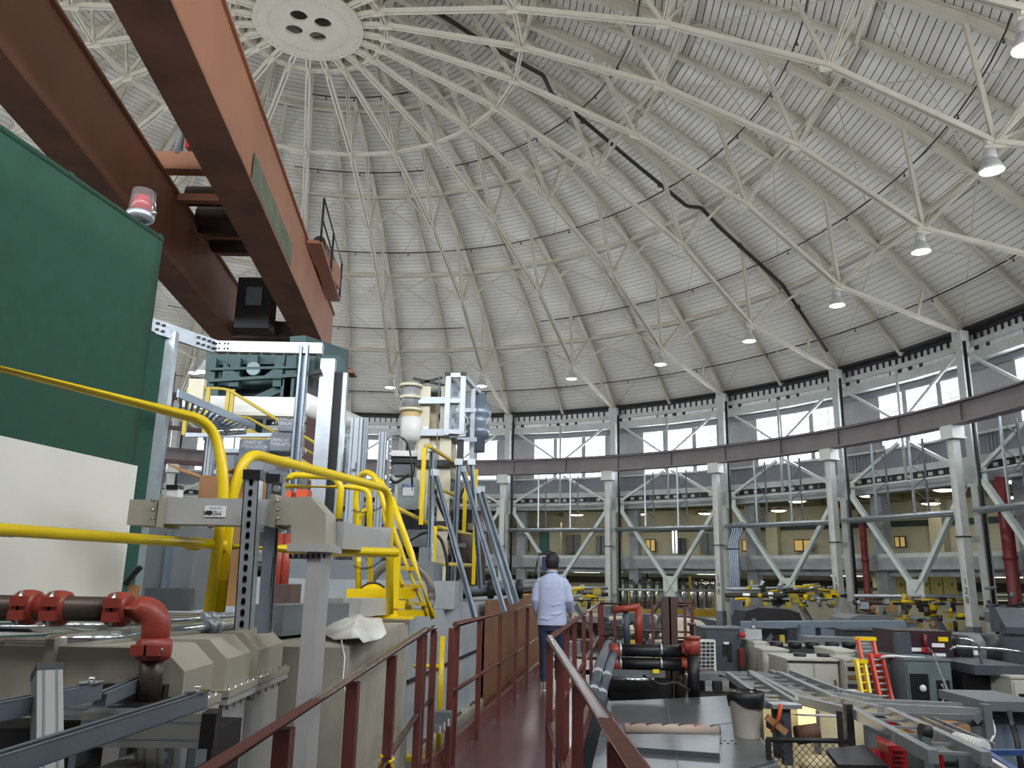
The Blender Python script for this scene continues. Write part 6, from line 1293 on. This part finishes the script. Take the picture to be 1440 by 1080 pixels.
# yellow locker doors in the fourth bay, dim lockers elsewhere
for k in range(6):
    u0 = 1236+18*k; t = T('yellow_locker', '%s pale yellow locker from the left in the bay beside the broad column' % ORD[k], 'locker', P(u0+8, 842, 36), 'row of pale yellow lockers'); prect(u0, 797, u0+17, 842, 36, .5).obj('case', YCAB, t); prect(u0+1, 799, u0+16, 841, 35.97, .04).obj('door', YCAB, t); M().box(P(u0+13, 822, 35.95), (.06, .05, .15)).obj('handle', GREYM, t)
# gallery windows glowing
GWN = emit('gallery_window_glow', (214, 178, 104), .35)
for u, v, w, h, n_ in ((737, 767, 11, 14, 'left of the man'), (915, 767, 12, 15, 'above the steel dewars'), (1053, 767, 16, 14, 'right of the conduit column'), (1130, 767, 24, 14, 'beside the next long brace'), (1266, 762, 13, 13, 'above the yellow lockers')):
    Yw = ringp(0, 37, 0).y
    d = ray(u, v); A_ = d.x**2+d.y**2; B_ = -2*(d.x*DC.x+d.y*DC.y); C_ = DC.x**2+DC.y**2-36.6**2; s = (-B_+math.sqrt(B_*B_-4*A_*C_))/(2*A_); p = CAM+d*s
    sc = s/F_PX; ww, hh = w*sc, h*sc; rz = math.atan2(p.y-DC.y, p.x-DC.x)
    t = T('lit_window', 'small warm lit inner window of the gallery, '+n_, 'window', p, 'lit gallery windows'); M().box(p, (.06, ww+.12, hh+.12), rz).obj('frame', DARKM, t); M().box(p-Vector((math.cos(rz), math.sin(rz), 0))*.04, (.03, ww, hh), rz).obj('pane', GWN, t)
    M().box(p-Vector((math.cos(rz), math.sin(rz), 0))*.06, (.03, .07, hh), rz).obj('mullion', DARKM, t)
# doors, duct, pipes on the gallery
def ringbox(u0, v0, u1, v1, r, d, m):
    dd = ray((u0+u1)/2, (v0+v1)/2); A_ = dd.x**2+dd.y**2; B_ = -2*(dd.x*DC.x+dd.y*DC.y); C_ = DC.x**2+DC.y**2-r*r; s = (-B_+math.sqrt(B_*B_-4*A_*C_))/(2*A_); p = CAM+dd*s
    sc = s/F_PX; rz = math.atan2(p.y-DC.y, p.x-DC.x); return m.box(p, (d, (u1-u0)*sc*1.03, (v1-v0)*sc), rz), p
for u0, v0, u1, v1, lab, mt in ((797, 752, 816, 778, 'grey double door of the gallery right of the man', GREYM), (838, 754, 852, 778, 'grey gallery door left of the column right of the man', GREYM), (948, 757, 965, 778, 'dark gallery doorway behind the two silver pipes', DGREY), (985, 750, 1005, 778, 'dim gallery door beside the conduit column', GREYM)):
    m, p = ringbox(u0, v0, u1, v1, 36.7, .1, M()); t = T('gallery_door', lab, 'door', p); m.obj('leaf', mt, t); m, _ = ringbox((u0+u1)/2-.3, v0, (u0+u1)/2+.3, v1, 36.6, .06, M()); m.obj('joint', DARKM, t)
m, p = ringbox(759, 742, 773, 780, 35.5, .3, M()); t = T('teal_duct', 'teal vertical duct on the gallery behind the man', 'duct', p); m.obj('duct_run', mat('teal_duct_paint', (58, 104, 104), .5), t)
m, p = ringbox(774, 735, 789, 780, 34, .5, M()); t = T('gallery_pillar', 'beige square pillar on the gallery behind the man', 'pillar', p); m.obj('shaft', BEIGE, t)
for u in (947, 951.5):
    m, p = ringbox(u-1.4, 742, u+1.4, 778, 33, .12, M()); t = T('silver_pipe', ('left' if u < 950 else 'right')+' silver upright pipe on the gallery above the dewars', 'pipe', p, 'silver gallery pipes'); m.obj('pipe_run', CHROME, t)
# maroon fire pipes and conduits by the columns
for i, r, lab, z1 in ((4.09, .13, 'narrower maroon fire pipe beside the fourth painted column', 7.2), (5.13, .2, 'broad maroon fire pipe beside the broadest column', 8.0)):
    p = ringp(i, 23.3, 0); t = T('fire_pipe', lab, 'pipe', p, 'maroon fire pipes'); M().tube(p, lz(p, z1), r, 14).obj('riser', DKRED, t)
    for z in (3.2, 5.4): M().lathe([(r*1.15, -.06), (r*1.15, .06)], lz(p, z), n=14).obj('joint', DKRED, t)
p = ringp(3.1, 22.6, 0); t = T('conduit_bundle', 'bundle of grey blue conduits rising beside a pale column', 'conduit', p)
for k in range(5):
    q = ringp(3.075+.017*k, 22.5, 0); M().path(bend([q, lz(q, 6.2), lz(ringp(3.10+.02*k, 22.55, 0), 6.6), lz(ringp(3.11+.02*k, 22.55, 0), 7.1)], .15, 4), .055, 8).obj('conduit', mat('blue_grey_conduit', (148, 160, 176), .35, .5), t)
for z in (2.2, 5.9): M().box(lz(ringp(3.11, 22.45, 0), z), (.05, .6, .06), ang(3.11)).obj('clamp_bar', DARKM, t)
# clutter of yellow and silver pipework under the gallery
def clutter(lab, u0, v0, u1, v1, Y, n, seed, mts, nm='pipework', cat='pipework'):
    random.seed(seed); t = T(nm, lab, cat, P((u0+u1)/2, v1, Y))
    for k in range(n):
        u = u0+(u1-u0)*random.random(); v = v0+(v1-v0)*random.random(); mt = mts[k % len(mts)]; yy = Y+random.random()*1.2
        q = random.random()
        if q < .35: M().tube(P(u-5-8*random.random(), v, yy), P(u+5+8*random.random(), v+random.uniform(-2, 2), yy), .03+.04*random.random(), 8).obj('pipe', mt, t)
        elif q < .6: M().tube(P(u, v-6*random.random()-2, yy), P(u+random.uniform(-3, 3), v+6*random.random()+2, yy), .05+.05*random.random(), 8).obj('pipe', mt, t)
        else: M().box(P(u, v, yy), (.1+.22*random.random(), .2, .08+.18*random.random())).obj('fitting', mt, t)
    return t
clutter('yellow cable racks and silver fittings behind the man', 690, 828, 852, 850, 34, 90, 3, [YELOLD, CHROME, YEL, RUSTP, GALV])
clutter('yellow and silver pipework right of the conduit column', 1045, 822, 1180, 852, 32, 80, 5, [YELOLD, CHROME, YEL, GALV, DARKM])
clutter('yellow and brown machinery beside the lower gusset, below the lockers', 1205, 840, 1355, 882, 28, 90, 9, [YELOLD, RUSTP, CARD, DARKM, GALV, YEL])
clutter('dark pipework and cases below the steel dewars', 850, 868, 1010, 905, 24, 30, 11, [DGREY, GREYM, DARKM, INS, CREAM], 'machinery', 'machinery')
clutter('dim machinery under the column at the right edge', 1385, 815, 1450, 870, 24, 16, 13, [DGREY, GREYM, DARKM], 'machinery', 'machinery')
clutter('brown and grey machinery seen through the far railing', 846, 880, 940, 945, 17, 26, 15, [DGREY, RUSTP, DARKM, CREAM, YELOLD], 'machinery', 'machinery')
random.seed(21)
for u0, u1, v, Y, lab in ((690, 855, 826, 38, 'long silver pipe rail behind the man'), (1020, 1240, 828, 34, 'long silver pipe rail right of the conduit column'), (1200, 1460, 838, 30, 'long silver pipe rail under the yellow lockers')):
    t = T('pipe_rail', lab, 'pipe rail', P(u0, v, Y)); M().tube(P(u0, v, Y), P(u1, v+1, Y), .07, 8).obj('upper_pipe', GALV, t); M().tube(P(u0, v+9, Y), P(u1, v+10, Y), .09, 8).obj('lower_pipe', RUSTP, t)
for u0, v0, u1, v1, Y, mt, lab in ((850, 866, 1010, 885, 30, DGREY, 'long dark grey machine hood below the dewars'), (1046, 856, 1128, 874, 29, DARKM, 'black draped equipment between the conduit column and the next'), (945, 872, 1000, 900, 20, CREAM, 'cream rounded machine cover below the dewars'), (1190, 866, 1270, 886, 26, GREYM, 'grey deck edge behind the ladders'), (1040, 884, 1066, 905, 19, GREYM, 'grey box behind the sign plate')):
    a, b = P(u0, v1, Y), P(u1, v0, Y); t = T('machine_cover', lab, 'machine cover', a); h = b.z-a.z; w = b.x-a.x
    M().prism([(0, 0), (.1, h*.75), (w*.25, h), (w*.75, h*.95), (w-.1, h*.7), (w, 0)], a, (1, 0, 0), (0, 0, 1), (0, 1.5, 0)).obj('hood', mt, t); M().bb(a.x, b.x, Y+.2, Y+1.4, 0, a.z).obj('base', DGREY, t)
t = T('blue_screen', 'small dark blue panel on a stand in front of the man', 'panel', P(768, 800, 16)); prect(762, 783, 776, 803, 16, .08).obj('panel', mat('navy_panel', (34, 40, 84), .5), t); vpost(758, 776, 850, 16, .04).obj('stand', GREYM, t); M().tube(P(757, 785, 16), P(748, 822, 16), .02, 6).obj('cable', BLACK, t); M().tube(P(757, 780, 16), P(775, 776, 16), .03, 6).obj('arm', DARKM, t)
t = T('speaker_box', 'cream loudspeaker box on a post above the dewars', 'loudspeaker', P(970, 820, 41)); prect(966, 798, 975, 808, 41, .3).obj('box', CREAM, t); vpost(970, 808, 830, 41.2, .12).obj('post', YELOLD, t)
# hall clutter filling the floor in front of the columns: low grey hutches
random.seed(31)
HB = [(6.5, 17.5, 2.4, 4.0), (11.5, 16.8, 2.2, 3.6), (1.9, 19.6, 2.3, 2.2), (9, 22, 2.2, 4.4), (2.2, 24, 2.4, 3.4), (13.6, 20.5, 2.3, 3), (5.6, 27, 2.5, 5), (-1, 27, 2.5, 4), (-.6, 33, 2.3, 4.4), (8, 33, 2.3, 5)]
HN = ['behind the long blue slate beam', 'behind the black pump', 'behind the slate cabinet', 'in front of the gusset by the lockers', 'behind the cross railing', 'near the broad column', 'in front of the conduit column', 'left of the man beyond the railing', 'beyond the walkway end', 'in front of the third bay']
for (x, y, z, w), nm in zip(HB, HN):
    t = T('grey_hutch', 'low grey metal hutch roof '+nm, 'hutch', Vector((x, y, 0)), 'grey hutches on the hall floor'); M().box((x, y, z/2), (w, 2.6, z), -.25).obj('body', GREYM, t); M().box((x, y, z+.03), (w+.1, 2.7, .06), -.25).obj('roof_plate', DGREY, t)
    for k in range(5): M().box((x+random.uniform(-w/2, w/2)*.8, y+random.uniform(-1, 1), z+.06+.12), (.3+.5*random.random(), .3+.4*random.random(), .25+.2*random.random()), random.random()).obj('roof_unit', (DARKM, SL, CABW, GALV)[k % 4], t)

# loose cables over the machines at lower right
CAB = [([(1040, 962, 10.5), (1070, 990, 9.6), (1120, 985, 9.4), (1180, 1000, 9)], .02, BLACK, 'black cable looping under the bent cable tray'), ([(1100, 1004, 8.9), (1150, 1006, 8.7), (1200, 1008, 8.5), (1222, 1004, 8.3)], .014, WPLAST, 'thin white cable under the bent cable tray'),
       ([(1190, 930, 12.6), (1230, 928, 12.5), (1246, 922, 12.3), (1300, 926, 12.2)], .02, WPLAST, 'white pipe bending in front of the ladders'), ([(1240, 1016, 8.8), (1300, 1024, 8.2), (1345, 1020, 8.2), (1388, 1016, 8.6)], .025, BLACK, 'black cable drooping behind the carton'),
       ([(1395, 1012, 8.5), (1400, 1030, 8.4), (1392, 1045, 8.3)], .012, WPLAST, 'short white cord on the grey frame post'), ([(905, 950, 11.2), (930, 965, 11), (950, 958, 11.2), (970, 972, 11.2)], .02, BLACK, 'black cable behind the riser pipe'),
       ([(1316, 930, 11.9), (1340, 990, 11.3), (1352, 1040, 10)], .018, GREYM, 'grey cable hanging from the maroon box'), ([(1012, 950, 12), (1040, 958, 11.6), (1075, 956, 11.6), (1100, 968, 11)], .018, DARKM, 'dark cable lying along the rear tray')]
for pts, r, mt, lab in CAB:
    t = T('cable', lab, 'cable', P(*pts[0]), 'loose cables at lower right'); M().path(bend([P(*p) for p in pts], .3, 6), r, 8).obj('cable_run', mt, t)
# lettering becomes plain meshes
dg = bpy.context.evaluated_depsgraph_get()
for ob in TEXTS:
    me = bpy.data.meshes.new_from_object(ob.evaluated_get(dg)); o = bpy.data.objects.new(ob.name, me); COL.objects.link(o)
    o.parent = ob.parent; o.matrix_basis = ob.matrix_basis.copy()
    if 'label' in ob: o['label'] = ob['label']
    nm = ob.name; bpy.data.objects.remove(ob); o.name = nm
